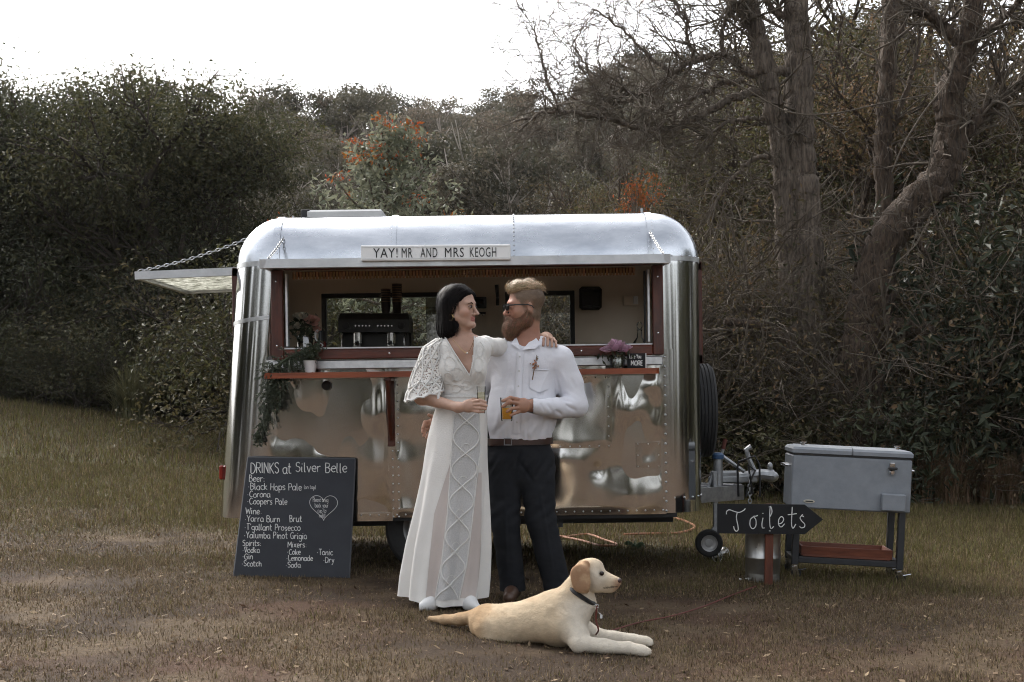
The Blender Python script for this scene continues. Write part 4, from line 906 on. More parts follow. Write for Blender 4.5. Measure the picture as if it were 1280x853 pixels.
# ---- cooler cart
cb = gp_(1062, 727); ck = thing('cooler_cart', 'grey metal drinks cooler on a black wheeled cart with a timber tray below', 'cooler', cb+np.array([.0, .2, 0]), (0, R(2.6), R(-4)))
GREY = mat('grey_hammered_enamel', srgb('#8b9096'), srgb('#7d8288'), rough=.5, scale=14, bump=.06, bscale=150)
W, D = .735, .37
bd = G().box((0, 0, .605), (W, D, .33), bev=.008).build('cooler_body', GREY, ck)
G().box((0, 0, .778), (W-.01, D-.006, .014)).build('gasket', BLACK, ck)
for s in (-1, 1):
    c = s*W/4; lid = []
    for ins, z in ((0, .785), (0, .808), (.012, .822), (.05, .830)):
        i2 = ins; xo, xi = s*(W/2+.004-ins), s*.003
        lid.append([(min(xo, xi), -D/2-.004+ins, z), (max(xo, xi), -D/2-.004+ins, z), (max(xo, xi), D/2+.004-ins, z), (min(xo, xi), D/2+.004-ins, z)])
    l_ = G().loft(lid).build('lid', GREY, ck); xx = s*(W/2-.075)
    G().lathe([(.012, .826), (.012, .842), (.022, .846), (.022, .854), (.001, .857)], (xx, -.08, 0), 14).build('knob', CHROME, l_)
for s in (-1, 1):
    G().tube([(s*W/2, -.09, .70), (s*(W/2+.03), -.09, .70), (s*(W/2+.035), -.07, .70), (s*(W/2+.035), .07, .70), (s*(W/2+.03), .09, .70), (s*W/2, .09, .70)], .008, 8).build('side_handle', CHROME, ck)
bo = G().box((.245, -D/2-.006, .725), (.035, .012, .05), bev=.004).build('bottle_opener', CHROME, ck)
G().box((.245, -D/2-.018, .715), (.06, .02, .016), bev=.006).build('opener_jaw', BLACK, bo); G().lathe([(.016, 0), (.02, .01), (.012, .02), (.001, .02)], (.245, -D/2-.004, .69), 14, (R(90), 0, 0)).build('opener_lip', CHROME, bo)
G().box((.255, -D/2-.028, .505), (.145, .055, .105), bev=.006).build('cap_catcher', GREY, ck)
lg = G().lathe([(.036, 0), (.036, .004), (.001, .004)], (0, 0, 0), 24, (R(90), 0, 0)); lg.v = [(x-.255, y-D/2, z*.30+.485) for x, y, z in lg.v]; lo = lg.build('badge', mat('cream_badge', (.6, .56, .46), rough=.4), ck)
G().box((-.255, -D/2-.006, .485), (.045, .003, .007)).build('badge_print', BLACK, lo)
G().tube([(W/2+.004, .12, .5), (W/2+.05, .12, .495)], .01, 8).build('drain_tap', CHROME, ck)
LEGM = mat('black_leg_enamel', (.028, .03, .034), (.02, .021, .024), rough=.45, scale=20)
for sx in (-1, 1):
    for sy in (-1, 1):
        x, y = sx*(W/2-.045), sy*(D/2-.03)
        G().box((x, y, .265), (.042, .042, .36), bev=.004).build('leg', LEGM, ck)
        cs = G().box((x, y-.004, .062), (.034, .012, .05), bev=.003)
        for q in (-.016, .016): cs.box((x+.006, y+q, .045), (.036, .004, .06), (0, R(-18), 0))
        cs.tube([(x+.02, y-.02, .05), (x+.07, y-.02, .062)], .005, 6)
        c = cs.build('caster', CHROME, ck); G().lathe([(.008, -.013), (.028, -.013), (.032, -.008), (.032, .008), (.028, .013), (.008, .013)], (x+.012, y, .032), 18, (R(90), 0, 0)).build('caster_wheel', RUBBER, c)
for sy in (-1, 1): G().box((0, sy*(D/2-.03), .115), (W-.13, .036, .036), bev=.004).build('rail', LEGM, ck)
for sx in (-1, 1): G().box((sx*(W/2-.045), 0, .115), (.036, D-.10, .036), bev=.004).build('rail', LEGM, ck)
TRAY = mat('tray_timber', srgb('#7d4630'), srgb('#532a1b'), rough=.55, scale=6, stretch=(1, 6, 6), bump=.15)
ty = G().box((.0, 0, .142), (W-.20, D-.10, .012)).build('tray', TRAY, ck)
for sy in (-1, 1): G().box((0, sy*(D/2-.055), .170), (W-.17, .012, .06), (R(-8*sy), 0, 0), bev=.002).build('tray_side', TRAY, ty)
for sx in (-1, 1): G().box((sx*(W/2-.10), 0, .172), (.012, D-.12, .06), (0, R(16*sx), 0), bev=.002).build('tray_end', TRAY, ty)
# ---- light box sign on the awning
lc = P(545, 316.5, 8.0); lb = thing('letter_sign', 'white letter strip with black capitals standing on the hatch awning', 'sign', lc-np.array([0, 0, .045]), (0, R(-.5), 0))
G().box((0, 0, .046), (.878, .035, .092), bev=.004).build('letter_board', mat('white_acrylic', (.86, .86, .85), (.83, .83, .82), rough=.3, scale=5), lb)
for z in (.012, .080): G().box((0, -.0185, z), (.870, .003, .004)).build('letter_rail', WHITE, lb)
def font_mesh(t, h, w, name, m, parent, loc, extr=.0008, off=.0):
    cu = bpy.data.curves.new(name, 'FONT'); cu.body = t; cu.size = 1; cu.extrude = .01; cu.offset = off; cu.space_character = 1.12; cu.resolution_u = 3
    o = bpy.data.objects.new('tmp', cu); COL.objects.link(o); bpy.context.view_layer.update()
    me = bpy.data.meshes.new_from_object(o.evaluated_get(bpy.context.evaluated_depsgraph_get())); bpy.data.objects.remove(o)
    V = np.zeros(len(me.vertices)*3, np.float32); me.vertices.foreach_get('co', V); V = V.reshape(-1, 3); lo, hi = V.min(0), V.max(0)
    W_ = (V[:, 0]-lo[0])/(hi[0]-lo[0])*w-w/2; Hh = (V[:, 1]-lo[1])/(hi[1]-lo[1])*h-h/2
    me.vertices.foreach_set('co', np.stack([W_+loc[0], loc[1]-V[:, 2]*(extr/.01), Hh+loc[2]], -1).astype(np.float32).ravel()); me.update()
    return link_mesh(name, me, m, parent)
INK = mat('black_letter_ink', (.02, .02, .022), rough=.5)
for t, a, b in (('YAY!', 467, 497.5), ('MR', 502.5, 516), ('AND', 526, 547), ('MRS', 556.5, 580), ('KEOGH', 587.5, 620.5)):
    k = 8.0/F; font_mesh(t, .056, (b-a)*k, 'lettering', INK, lb, (((a+b)/2-545)*k, -.0195, .046), off=.0)
# ---- inside the caravan
def TW(p): "caravan local -> world"; return np.array((Matrix.Rotation(R(-.75), 3, 'Y') @ Vector(p)))+np.array([TX, TY, 0])
G().box((0, .63, 1.30), (2.75, .68, .035)).build('rear_bench', mat('bench_top', (.22, .17, .13), rough=.4), tr); G().box((0, -.80, 1.372), (2.7, .36, .03)).build('serving_bench', mat('serving_top', (.3, .29, .28), rough=.3), tr)
BZ, SZ = 1.3185, 1.388
def inside(px, py, d): return T(px, py, d)
mp_ = inside(473, 432, 9.95); em = thing('coffee_machine', 'black two-group espresso machine on the rear bench inside the caravan', 'coffee machine', TW((mp_[0], mp_[1], BZ)))
EM = mat('machine_black', (.035, .033, .031), (.022, .021, .02), rough=.35, metal=.3, scale=15); w = .51
G().box((0, .09, .22), (w, .20, .34), bev=.012).build('back_body', EM, em); G().box((0, 0, .035), (w, .40, .05), bev=.008).build('drip_tray', EM, em)
hd = G().loft([[(sx*(w/2)*k, y, z) for sx, y, z in ((-1, -.17+o, zz), (1, -.17+o, zz), (1, .19, zz), (-1, .19, zz))] for zz, o, k in ((.27, 0, 1), (.36, 0, 1), (.40, .03, .97), (.41, .06, .95))]).build('hood', EM, em)
for x in (-.2, .2): G().lathe([(.026, 0), (.026, .012), (.018, .016), (.001, .016)], (x, -.172, .315), 16, (R(90), 0, 0)).build('gauge', BLACK, hd)
for x in np.concatenate([np.linspace(-.13, -.03, 5), np.linspace(.03, .13, 5)]): G().lathe([(.006, 0), (.006, .006), (.001, .006)], (x, -.171, .315), 8, (R(90), 0, 0)).build('button', CHROME, hd)
for x in (-.12, .12):
    gh = G().lathe([(.034, .19), (.034, .27)], (x, -.10, 0), 16).build('group_head', CHROME, em); G().box((x, -.15, .14), (.05, .02, .10), bev=.005).build('portafilter', CHROME, gh); G().tube([(x, -.13, .20), (x, -.25, .185)], .012, 8).build('handle', BLACK, gh)
for x in (-.225, .225): G().tube([(x, -.15, .27), (x, -.20, .22), (x, -.19, .10)], .006, 6).build('steam_wand', CHROME, em)
CUP = mat('brown_paper_cup', srgb('#3b2a20'), srgb('#2c1f18'), rough=.6, scale=20); CUPR = mat('pale_cup_rim', srgb('#8a6a4c'), rough=.5)
for px, n, nm in ((486.5, 6, 'shorter'), (500.5, 8, 'taller')):
    c = inside(px, 388, 9.95)
    for k in range(n):
        z = BZ+.412+k*.018; u = thing('paper_cup', f'dark paper cup in the {nm} stack on top of the coffee machine', 'cup', TW((c[0], c[1]-.02, z)), group=f'{nm} stack of cups')
        G().lathe([(.028, 0), (.036, .085), (.034, .085), (.027, .004)], n=18, caps=False).build('cup_wall', CUP, u); G().lathe([(.036, .083), (.0385, .085), (.036, .089), (.034, .086)], n=18, caps=False).build('cup_rim', CUPR, u)
# wall things
def onwall(name, label, cat, px, py, wpx, hpx, m, depth=.08, bev=.015):
    d = TY+.985; p = T(px, py, d); o = thing(name, label, cat, TW((p[0], .978-depth/2, p[2]-hpx*d/F/2)))
    G().box((0, 0, hpx*d/F/2), (wpx*d/F, depth, hpx*d/F), bev=bev).build('case', m, o); return o
pt = onwall('towel_dispenser', 'glossy black paper towel dispenser on the rear wall of the caravan', 'dispenser', 741, 376, 28, 29, GLB, .11, .02)
G().box((0, -.057, .085), (.13, .006, .10), bev=.003).build('window', mat('smoked_plastic', (.04, .04, .042), rough=.08), pt); G().box((0, -.057, .022), (.14, .006, .012), bev=.002).build('slot', BLACK, pt)
sw = onwall('switch_box', 'small white switch box on the rear wall near the right jamb', 'switch', 792, 379, 18, 12, LINER, .03, .004); G().box((.035, -.018, .04), (.035, .01, .06), bev=.003).build('rocker', WHITE, sw)
rd_ = onwall('wall_radio', 'black box fixed to the rear wall between the couple', 'radio', 602, 379, 20, 14, BLACK, .05, .004); G().box((0, -.027, .045), (.09, .004, .05)).build('screen', GLB, rd_)
hk = onwall('hook_rail', 'short black rail of hooks under the black wall box', 'hooks', 601, 392, 20, 3, BLACK, .02, .002)
for x in (-.05, -.02, .01, .04): G().tube([(x, -.012, .005), (x, -.03, -.012), (x, -.04, -.002)], .004, 5).build('hook', BLACK, hk)
tp_ = onwall('tap_handle', 'black upright tap handle against the rear wall', 'tap', 626, 378, 4, 10, BLACK, .05, .004); G().tube([(0, 0, .05), (-.008, -.01, .16)], [.011, .016], 8).build('lever', BLACK, tp_)
# decanter on the serving bench
dp = inside(803, 432, 8.80); dc = thing('glass_decanter', 'clear glass decanter with stopper near the right jamb of the hatch', 'decanter', TW((dp[0], dp[1], SZ)))
G().lathe([(.03, 0), (.046, .004), (.05, .03), (.046, .06), (.018, .10), (.014, .14), (.02, .15)], n=20).build('vessel', GLASS, dc); G().ball((0, 0, .175), (.02, .02, .028), 10, 6).build('stopper', GLASS, dc)
# ---- flowers
LEAFM = mat('florist_leaves', (.06, .075, .035), (.035, .045, .022), rough=.5, scale=5, island=.4, transl=.2)
def bloom(g, c, rad, n, r, tight=.6, up=(0, 0, 1)):
    up = np.array(up, float); up /= np.linalg.norm(up); a = np.cross(up, [.3, .9, .1]); a /= np.linalg.norm(a); b = np.cross(up, a)
    for k in range(n):
        f = (k+.5)/n; t = k*2.4+r.normal(0, .2); ph = .12+f*1.5; R_ = rad*(.35+.65*f); dr = math.cos(t)*a+math.sin(t)*b; sd = -math.sin(t)*a+math.cos(t)*b; w_ = rad*(.28+.5*f)
        rows = []
        for j, q in enumerate((0, .4, .75, 1.)):
            ang = ph*q; p = np.array(c)+dr*R_*math.sin(ang*1.0+.05)*(.55+.45*q)+up*(rad*.9*q*(1-.45*f)+rad*(.0-.15*f)+(-.12*rad*q*q*f))
            ww = w_*(.35, .9, 1.0, .7)[j]; cu = dr*ww*.28
            rows.append([p-sd*ww*.5-cu*.5, p+r.normal(0, .02*rad, 3), p+sd*ww*.5-cu*.5])
        g.loft(rows, closed=False, caps=False)
fr_ = np.random.default_rng(8)
PINK = mat('pink_petals', (.90, .68, .78), (.80, .52, .66), rough=.6, scale=25, island=.2, transl=.3); BLUSH = mat('blush_petals', (.62, .36, .28), (.5, .26, .2), rough=.6, scale=25, island=.15, transl=.3); CREAM = mat('cream_petals', (.68, .62, .50), (.55, .5, .4), rough=.6, scale=25, island=.15, transl=.3)
cz = 1.2795
pv = inside(775, 460, 8.36); pn = thing('peony_vase', 'pink peony in a small glass jar on the wooden counter', 'vase', TW((pv[0], pv[1], cz)))
G().lathe([(.036, 0), (.046, .004), (.048, .05), (.042, .075), (.044, .082), (.041, .082), (.039, .075), (.044, .05), (.042, .008)], n=20, caps=False).build('jar', pane_mat('green_tinted_glass', (.72, .76, .68), .16), pn); G().lathe([(.001, .006), (.042, .006), (.043, .05), (.001, .05)], n=18).build('water', pane_mat('murky_water', (.6, .62, .5), .05), pn)
g = G()
for c, q in (((-.012, -.012, .120), .078), ((.052, .0, .110), .055), ((-.062, .01, .105), .05)): bloom(g, c, q, 30, fr_, up=(fr_.normal(0, .2), -.35, 1))
g.build('petals', PINK, pn, angle=80); g = G()
for k in range(4): g.tube([(fr_.normal(0, .012), fr_.normal(0, .012), .01), (fr_.normal(0, .02), fr_.normal(0, .01), .11)], .004, 5)
g.build('stems', LEAFM, pn); C = np.array([0, .01, .075])+fr_.normal(0, 1, (40, 3))*np.array([.045, .025, .02]); v, f = leaf_geo(C, .05, fr_); np_obj('leaves', v, f, LEAFM, pn, smooth=False)
rv_ = inside(385, 432, 8.72); rs = thing('rose_vase', 'ribbed glass jar of blush and cream flowers inside the left of the hatch', 'vase', TW((rv_[0], rv_[1], SZ)))
G().lathe([(.04, 0), (.05, .01), (.05, .12), (.045, .135)], n=18, caps=False).build('jar', pane_mat('ribbed_jar_glass', (.8, .82, .8), .2), rs)
for nm, mm, lst in (('rose', BLUSH, (((.045, -.02, .22), .06),)), ('rose', CREAM, (((-.02, -.03, .25), .045),)), ('rose', CREAM, (((-.045, -.02, .19), .035),)), ('rose', BLUSH, (((.07, .0, .17), .035),)), ('rose', CREAM, (((-.06, 0, .26), .028),))):
    g = G(); [bloom(g, c, q, 24, fr_, up=(c[0]*4, -.7, .8)) for c, q in lst]; g.build(nm, mm, rs, angle=80)
C = np.array([0, .01, .17])+fr_.normal(0, 1, (150, 3))*np.array([.05, .03, .05]); v, f = leaf_geo(C, .05, fr_); np_obj('leaves', v, f, LEAFM, rs, smooth=False)
g = G()
for k in range(7): g.tube([(fr_.normal(0, .015), fr_.normal(0, .015), .01), (fr_.normal(0, .03), fr_.normal(0, .02), .2)], .004, 5)
g.build('stems', LEAFM, rs)
bp_ = inside(404, 432, 8.74); bt = thing('red_bottle', 'dark red square bottle with a white scrawl beside the flower jar', 'bottle', TW((bp_[0], bp_[1], SZ)))
G().box((0, 0, .05), (.075, .06, .10), bev=.012).build('bottle_body', mat('dark_red_glass', (.10, .012, .012), (.06, .008, .008), rough=.15), bt); G().lathe([(.014, .10), (.012, .16), (.016, .165), (.001, .17)], n=12).build('neck', BLACK, bt)
G().tube(catmull([(-.02, -.033, .10), (-.03, -.034, .15), (-.01, -.034, .17), (-.03, -.034, .12), (.0, -.033, .09), (.02, -.033, .07), (-.02, -.033, .05), (.02, -.033, .03)], 5), .004, 5).build('white_scrawl', WHITE, bt)
pp_ = inside(391, 463, 8.36); po = thing('pot_plant', 'small white pot of green sprigs at the left of the counter', 'pot plant', TW((pp_[0], pp_[1], cz)))
G().lathe([(.032, 0), (.042, .07), (.044, .075), (.040, .075), (.036, .06), (.001, .06)], n=24).build('pot', WHITE, po)
g = G(); C = []
for k in range(16):
    a = fr_.uniform(0, 6.3); l = fr_.uniform(.05, .13); q = [(0, 0, .06), (math.cos(a)*l*.25, math.sin(a)*l*.25, .06+l*.6), (math.cos(a)*l*.6, math.sin(a)*l*.6, .06+l)]; g.tube(q, .002, 4); [C.append(np.array(q[1])*(1-t)+np.array(q[2])*t) for t in fr_.uniform(-.5, 1, 14)]
g.build('stems', LEAFM, po); v, f = leaf_geo(np.array(C)+fr_.normal(0, .006, (len(C), 3)), .026, fr_, .5); np_obj('leaves', v, f, LEAFM, po, smooth=False)
GRL = mat('garland_leaves', (.095, .115, .075), (.05, .065, .042), rough=.55, scale=9, island=.45, transl=.2)
gpts = catmull([T(398, 428, 8.40), T(372, 440, 8.34), T(352, 452, 8.30), T(342, 475, 8.30), T(337, 505, 8.36), T(324, 543, 8.44)], 12)
gl = thing('garland', 'trailing garland of fine green foliage hanging over the left end of the counter', 'garland', TW(gpts[-1])); l0 = gpts[-1]
g = G().tube([p-l0 for p in gpts], .008, 6); C = []; wd = np.interp(np.arange(len(gpts)), [0, 12, 30, len(gpts)-1], [.05, .085, .095, .035])
for k in range(210):
    i = int(fr_.integers(0, len(gpts))); a = rvec(fr_, 1)[0]; a[1] = -abs(a[1])*.5; a[2] -= .55; a /= np.linalg.norm(a); l = wd[i]*fr_.uniform(.7, 1.5)
    s0 = gpts[i]-l0; q = [s0, s0+a*l*.5, s0+a*l-np.array([0, 0, l*.35])]; g.tube(q, .0018, 3, caps=False)
    for t in np.linspace(.15, 1, 12): C.append(s0+a*l*t-np.array([0, 0, l*.35*t*t])+fr_.normal(0, .005, 3))
g.build('stems', LEAFM, gl); v, f = leaf_geo(np.array(C), .026, fr_, .33); np_obj('leaves', v, f, GRL, gl, smooth=False)
sp_ = inside(799, 460, 8.38); ls = thing('love_sign', 'little black card hand-lettered Love You MORE beside the peony', 'sign', TW((sp_[0], sp_[1], cz)), (R(-8), 0, R(-4)))
G().box((0, 0, .048), (.112, .012, .092), bev=.002).build('card', BLACKB, ls); G().box((.058, .0, .048), (.006, .016, .094), bev=.001).build('card_edge', WHITE, ls)
for t, x, y, s, k in (('Love You', -.044, .062, .024, .72), ('MORE', -.034, .018, .030, .95)):
    ink(strokes(t, x, y, s, fr_, .3, k), lambda a, b: (a, -.0068, b), .0021 if s < .026 else .0032, 'lettering', CHALK, ls)
# ---- cords and litter on the grass
def cord(name, label, pts, rad, m, up=.012):
    q = np.array([gp_(a, b, up) for a, b in pts]); q = catmull(q, 8); q[:, 2] = H(q[:, 0], q[:, 1])+up
    return props(G().tube(q, rad, 6).build(name, m, None), label, 'cord')
OC = mat('orange_cord', (.45, .20, .10), (.35, .15, .08), rough=.5, scale=9); RC = mat('red_leash', (.16, .03, .022), (.10, .02, .016), rough=.6)
cord('extension_cord', 'pale orange power cord looping on the grass behind the caravan drawbar', [(812, 641), (838, 646), (862, 654), (868, 660), (850, 666), (820, 667), (780, 668)], .010, OC, .02)
cord('extension_cord', 'pale orange power cord coiled on the grass behind the man', [(690, 672), (716, 670), (735, 668), (756, 675), (771, 681), (750, 682), (728, 676), (702, 671), (680, 668)], .009, OC, .02)
for px, py, a, q in ((884+6, 702, .5, 1.), (899, 700, 2.2, .9)):
    p = gp_(px, py); c = thing('plastic_cup', 'crushed clear plastic cup on its side by the jockey wheel', 'cup', p+np.array([0, 0, .036]), (R(82), R(12), a), group='crushed cups by the jockey wheel')
    G().lathe([(.001, -.05), (.03, -.05), (.031, -.02), (.036, .02), (.042, .055), (.045, .058)], n=16, caps=False).build('cup_wall', pane_mat('clear_plastic', (.86, .88, .88), .3, .15), c)
    G().tube([(.043*math.cos(t), .043*math.sin(t), .058) for t in np.linspace(0, 6.28, 17)], .002, 4, caps=False).build('cup_rim', WHITE, c)
p = gp_(930, 727); props(G().add([tuple(p+np.array(q)) for q in ((-.03, -.01, .012), (.0, -.02, .02), (.03, -.012, .012), (.028, .012, .022), (-.002, .01, .012), (-.03, .012, .02))], [(0, 1, 4, 5), (1, 2, 3, 4)]).build('paper_scrap', WHITE, None), 'torn scrap of white paper on the grass in front of the keg', 'litter')
p = gp_(794, 686); v, f = leaf_geo(p+np.array([0, 0, .03])+fr_.normal(0, 1, (26, 3))*np.array([.03, .03, .012]), .05, fr_, .6); props(np_obj('weed', v, f, mat('weed_leaves', (.16, .24, .14), rough=.5), None, smooth=False), 'small pale green weed growing behind the caravan', 'plant')
# ------------------------------------------------------------------ bodies: blended distance fields turned into one surface
class SDF:
    def __init__(s, lo, hi, h):
        lo, hi = np.minimum(lo, hi), np.maximum(lo, hi); s.lo = np.array(lo, float)-.012; s.h = h; s.n = np.ceil((np.array(hi)+.012-s.lo)/h).astype(int)+1
        s.f = np.full(s.n, .2, np.float32); s.ax = [s.lo[i]+h*np.arange(s.n[i]) for i in range(3)]
    def _win(s, lo, hi):
        a = np.clip(np.floor((lo-s.lo)/s.h).astype(int), 0, s.n-1); b = np.clip(np.ceil((hi-s.lo)/s.h).astype(int)+1, 1, s.n)
        sl = tuple(slice(i, j) for i, j in zip(a, b)); return sl, np.meshgrid(*[s.ax[i][sl[i]] for i in range(3)], indexing='ij')
    def _mix(s, sl, d, k, cut=False):
        f = s.f[sl]; d = d.astype(np.float32)
        if cut: d = -d; h = np.maximum(k-np.abs(f-d), 0)/k; s.f[sl] = np.maximum(f, d)+h*h*k*.25
        else: h = np.maximum(k-np.abs(f-d), 0)/k; s.f[sl] = np.minimum(f, d)-h*h*k*.25
    def cone(s, a, b, ra, rb, k=.02, flat=None, cut=False):
        a, b = np.array(a, float), np.array(b, float); m = max(ra, rb)+k+.01
        sl, (X, Y, Z) = s._win(np.minimum(a, b)-m, np.maximum(a, b)+m); ba = b-a; q = [X-a[0], Y-a[1], Z-a[2]]
        if flat is not None:
            n, sc_f = flat; n = np.array(n, float); n /= np.linalg.norm(n); nn = sum(q[i]*n[i] for i in range(3))*(1/sc_f-1); bn = np.dot(ba, n)*(1/sc_f-1)
            q = [q[i]+nn*n[i] for i in range(3)]; ba = ba+bn*n
        t = np.clip(sum(q[i]*ba[i] for i in range(3))/max(1e-9, np.dot(ba, ba)), 0, 1)
        d = np.sqrt(sum((q[i]-t*ba[i])**2 for i in range(3)))-(ra+(rb-ra)*t)
        if flat is not None: d = d*min(1, flat[1]*1.3)
        s._mix(sl, d, k, cut); return s
    def path(s, pts, rad, k=.02, flat=None):
        for i in range(len(pts)-1): s.cone(pts[i], pts[i+1], rad[i], rad[i+1], k, flat)
        return s
    def ell(s, c, r, B=None, k=.02, cut=False):
        c, r = np.array(c, float), np.array(r, float); m = max(r)+k+.01
        sl, (X, Y, Z) = s._win(c-m, c+m); q = np.stack([X-c[0], Y-c[1], Z-c[2]], -1)
        if B is not None: q = q @ np.array(B)      # columns = local axes in world
        k0 = np.linalg.norm(q/r, axis=-1); k1 = np.linalg.norm(q/(r*r), axis=-1)+1e-9
        s._mix(sl, k0*(k0-1)/k1, k, cut); return s
    def mesh(s):
        f = s.f; neg = f < 0; n = neg[:-1, :-1, :-1].astype(np.int8)
        cs = [(i, j, k) for i in (0, 1) for j in (0, 1) for k in (0, 1)]
        def sh(a, c): return a[c[0]:a.shape[0]-1+c[0], c[1]:a.shape[1]-1+c[1], c[2]:a.shape[2]-1+c[2]]
        tot = sum(sh(neg, c).astype(np.int8) for c in cs); act = (tot > 0) & (tot < 8); ii = np.argwhere(act)
        idx = np.full(act.shape, -1, np.int32); idx[act] = np.arange(len(ii)); pos = np.zeros((len(ii), 3)); cnt = np.zeros(len(ii))
        val = {c: f[ii[:, 0]+c[0], ii[:, 1]+c[1], ii[:, 2]+c[2]] for c in cs}
        for c in cs:
            for a in range(3):
                if c[a]: continue
                e = list(c); e[a] = 1; va, vb = val[c], val[tuple(e)]; m = (va < 0) != (vb < 0)
                t = va[m]/(va[m]-vb[m]); p = np.tile(np.array(c, float), (m.sum(), 1)); p[:, a] += t; pos[m] += p; cnt[m] += 1
        V = (ii+pos/cnt[:, None])*s.h+s.lo; Fc = []
        for a in range(3):
            b, c = (a+1) % 3, (a+2) % 3; s0 = [slice(None)]*3; s1 = [slice(None)]*3; s0[a] = slice(0, -1); s1[a] = slice(1, None)
            n0, n1 = neg[tuple(s0)], neg[tuple(s1)]; e = np.argwhere(n0 != n1); e = e[(e[:, b] > 0) & (e[:, c] > 0) & (e[:, b] < s.n[b]-1) & (e[:, c] < s.n[c]-1)]
            if not len(e): continue
            inside = n0[e[:, 0], e[:, 1], e[:, 2]]
            def cell(db, dc): q = e.copy(); q[:, b] -= db; q[:, c] -= dc; return idx[q[:, 0], q[:, 1], q[:, 2]]
            q = np.stack([cell(1, 1), cell(0, 1), cell(0, 0), cell(1, 0)], -1); q[~inside] = q[~inside][:, ::-1]; Fc.append(q)
        Fc = np.vstack(Fc); return V, Fc[(Fc >= 0).all(1)]
def vnormals(V, Fc):
    n = np.cross(V[Fc[:, 2]]-V[Fc[:, 0]], V[Fc[:, 3 % Fc.shape[1]]]-V[Fc[:, 1]] if Fc.shape[1] == 4 else V[Fc[:, 1]]-V[Fc[:, 0]]); N = np.zeros_like(V)
    for i in range(Fc.shape[1]): np.add.at(N, Fc[:, i], n)
    return N/(np.linalg.norm(N, axis=1)[:, None]+1e-12)
def smooth(V, Fc, it=2, w=.5):
    for _ in range(it):
        S = np.zeros_like(V); c = np.zeros(len(V))
        for i in range(4):
            a, b = Fc[:, i], Fc[:, (i+1) % 4]; np.add.at(S, a, V[b]); np.add.at(S, b, V[a]); np.add.at(c, a, 1); np.add.at(c, b, 1)
        V = V+(S/np.maximum(c, 1)[:, None]-V)*w
    return V
def n3(V, s, seed=0):
    "cheap 3-d noise from three 2-d slices"
    return (fbm(V[:, 0]*s[0]+V[:, 1]*s[1]*.7+seed, V[:, 2]*s[2]+V[:, 1]*s[1]*.4, seed, 3)-.43)*2
def drop(V, Fc, keep):
    Fc = Fc[keep[Fc].all(1)]; u, inv = np.unique(Fc, return_inverse=True); return V[u], inv.reshape(Fc.shape)
def strands(V, N, r, n, L, wid, grav=(0, 0, -1), lift=.004, pick=None, jit=.25, seg=3):
    idx = np.arange(len(V)) if pick is None else np.nonzero(pick)[0]; i = idx[r.integers(0, len(idx), n)]
    p = V[i]+r.normal(0, .002, (n, 3)); nn = N[i]; g = np.broadcast_to(np.array(grav, float), (n, 3))+r.normal(0, jit, (n, 3)); out = []
    l = L*r.uniform(.6, 1.2, n)/seg; sd = np.cross(nn, g); sd /= np.linalg.norm(sd, axis=1)[:, None]+1e-9
    d = g-nn*np.sum(g*nn, 1)[:, None]; d /= np.linalg.norm(d, axis=1)[:, None]+1e-9
    for k in range(seg+1):
        w = wid*(1-.75*(k/seg)**2)/2; q = p+nn*(lift*math.sin(math.pi*min(1, .15+.8*k/seg))); out += [q-sd*w, q+sd*w]
        p = p+d*l[:, None]; d = d+g*.18; d /= np.linalg.norm(d, axis=1)[:, None]
    V2 = np.stack(out, 1); b = np.arange(n)[:, None]*(2*seg+2)
    Fc = np.concatenate([np.stack([b[:, 0]+2*k, b[:, 0]+2*k+1, b[:, 0]+2*k+3, b[:, 0]+2*k+2], -1) for k in range(seg)]); return V2.reshape(-1, 3), Fc
def tint_mat(name, rough=.5, spec=.4, bump=.0, bscale=300., sss=.0, var=.12, vscale=40.):
    m = bpy.data.materials.new(name); m.use_nodes = True; N = m.node_tree.nodes; L = m.node_tree.links; b = N['Principled BSDF']
    b.inputs['Roughness'].default_value = rough; b.inputs['Specular IOR Level'].default_value = spec
    if sss: b.inputs['Subsurface Weight'].default_value = sss; b.inputs['Subsurface Radius'].default_value = (.010, .004, .002)
    a = N.new('ShaderNodeAttribute'); a.attribute_name = 'tint'; tc = N.new('ShaderNodeTexCoord'); nz = N.new('ShaderNodeTexNoise'); nz.inputs['Scale'].default_value = vscale; nz.inputs['Detail'].default_value = 6; L.new(tc.outputs['Object'], nz.inputs['Vector'])
    mr = N.new('ShaderNodeMapRange'); mr.inputs[1].default_value = .3; mr.inputs[2].default_value = .7; mr.inputs[3].default_value = 1-var; mr.inputs[4].default_value = 1+var; L.new(nz.outputs['Fac'], mr.inputs[0])
    h = N.new('ShaderNodeHueSaturation'); L.new(a.outputs['Color'], h.inputs['Color']); L.new(mr.outputs[0], h.inputs['Value']); L.new(h.outputs[0], b.inputs['Base Color'])
    if bump:
        n3_ = N.new('ShaderNodeTexNoise'); n3_.inputs['Scale'].default_value = bscale; n3_.inputs['Detail'].default_value = 4; L.new(tc.outputs['Object'], n3_.inputs['Vector'])
        bp = N.new('ShaderNodeBump'); bp.inputs['Strength'].default_value = bump; bp.inputs['Distance'].default_value = .004; L.new(n3_.outputs['Fac'], bp.inputs['Height']); L.new(bp.outputs[0], b.inputs['Normal'])
    return m
SKIN = tint_mat('skin', .48, .4, .15, 260, sss=.06, var=.07)
def tinted(name, V, Fc, C, m, parent, sm=True):
    o = np_obj(name, V, Fc, m, parent, sm); set_tint(o.data, C); return o
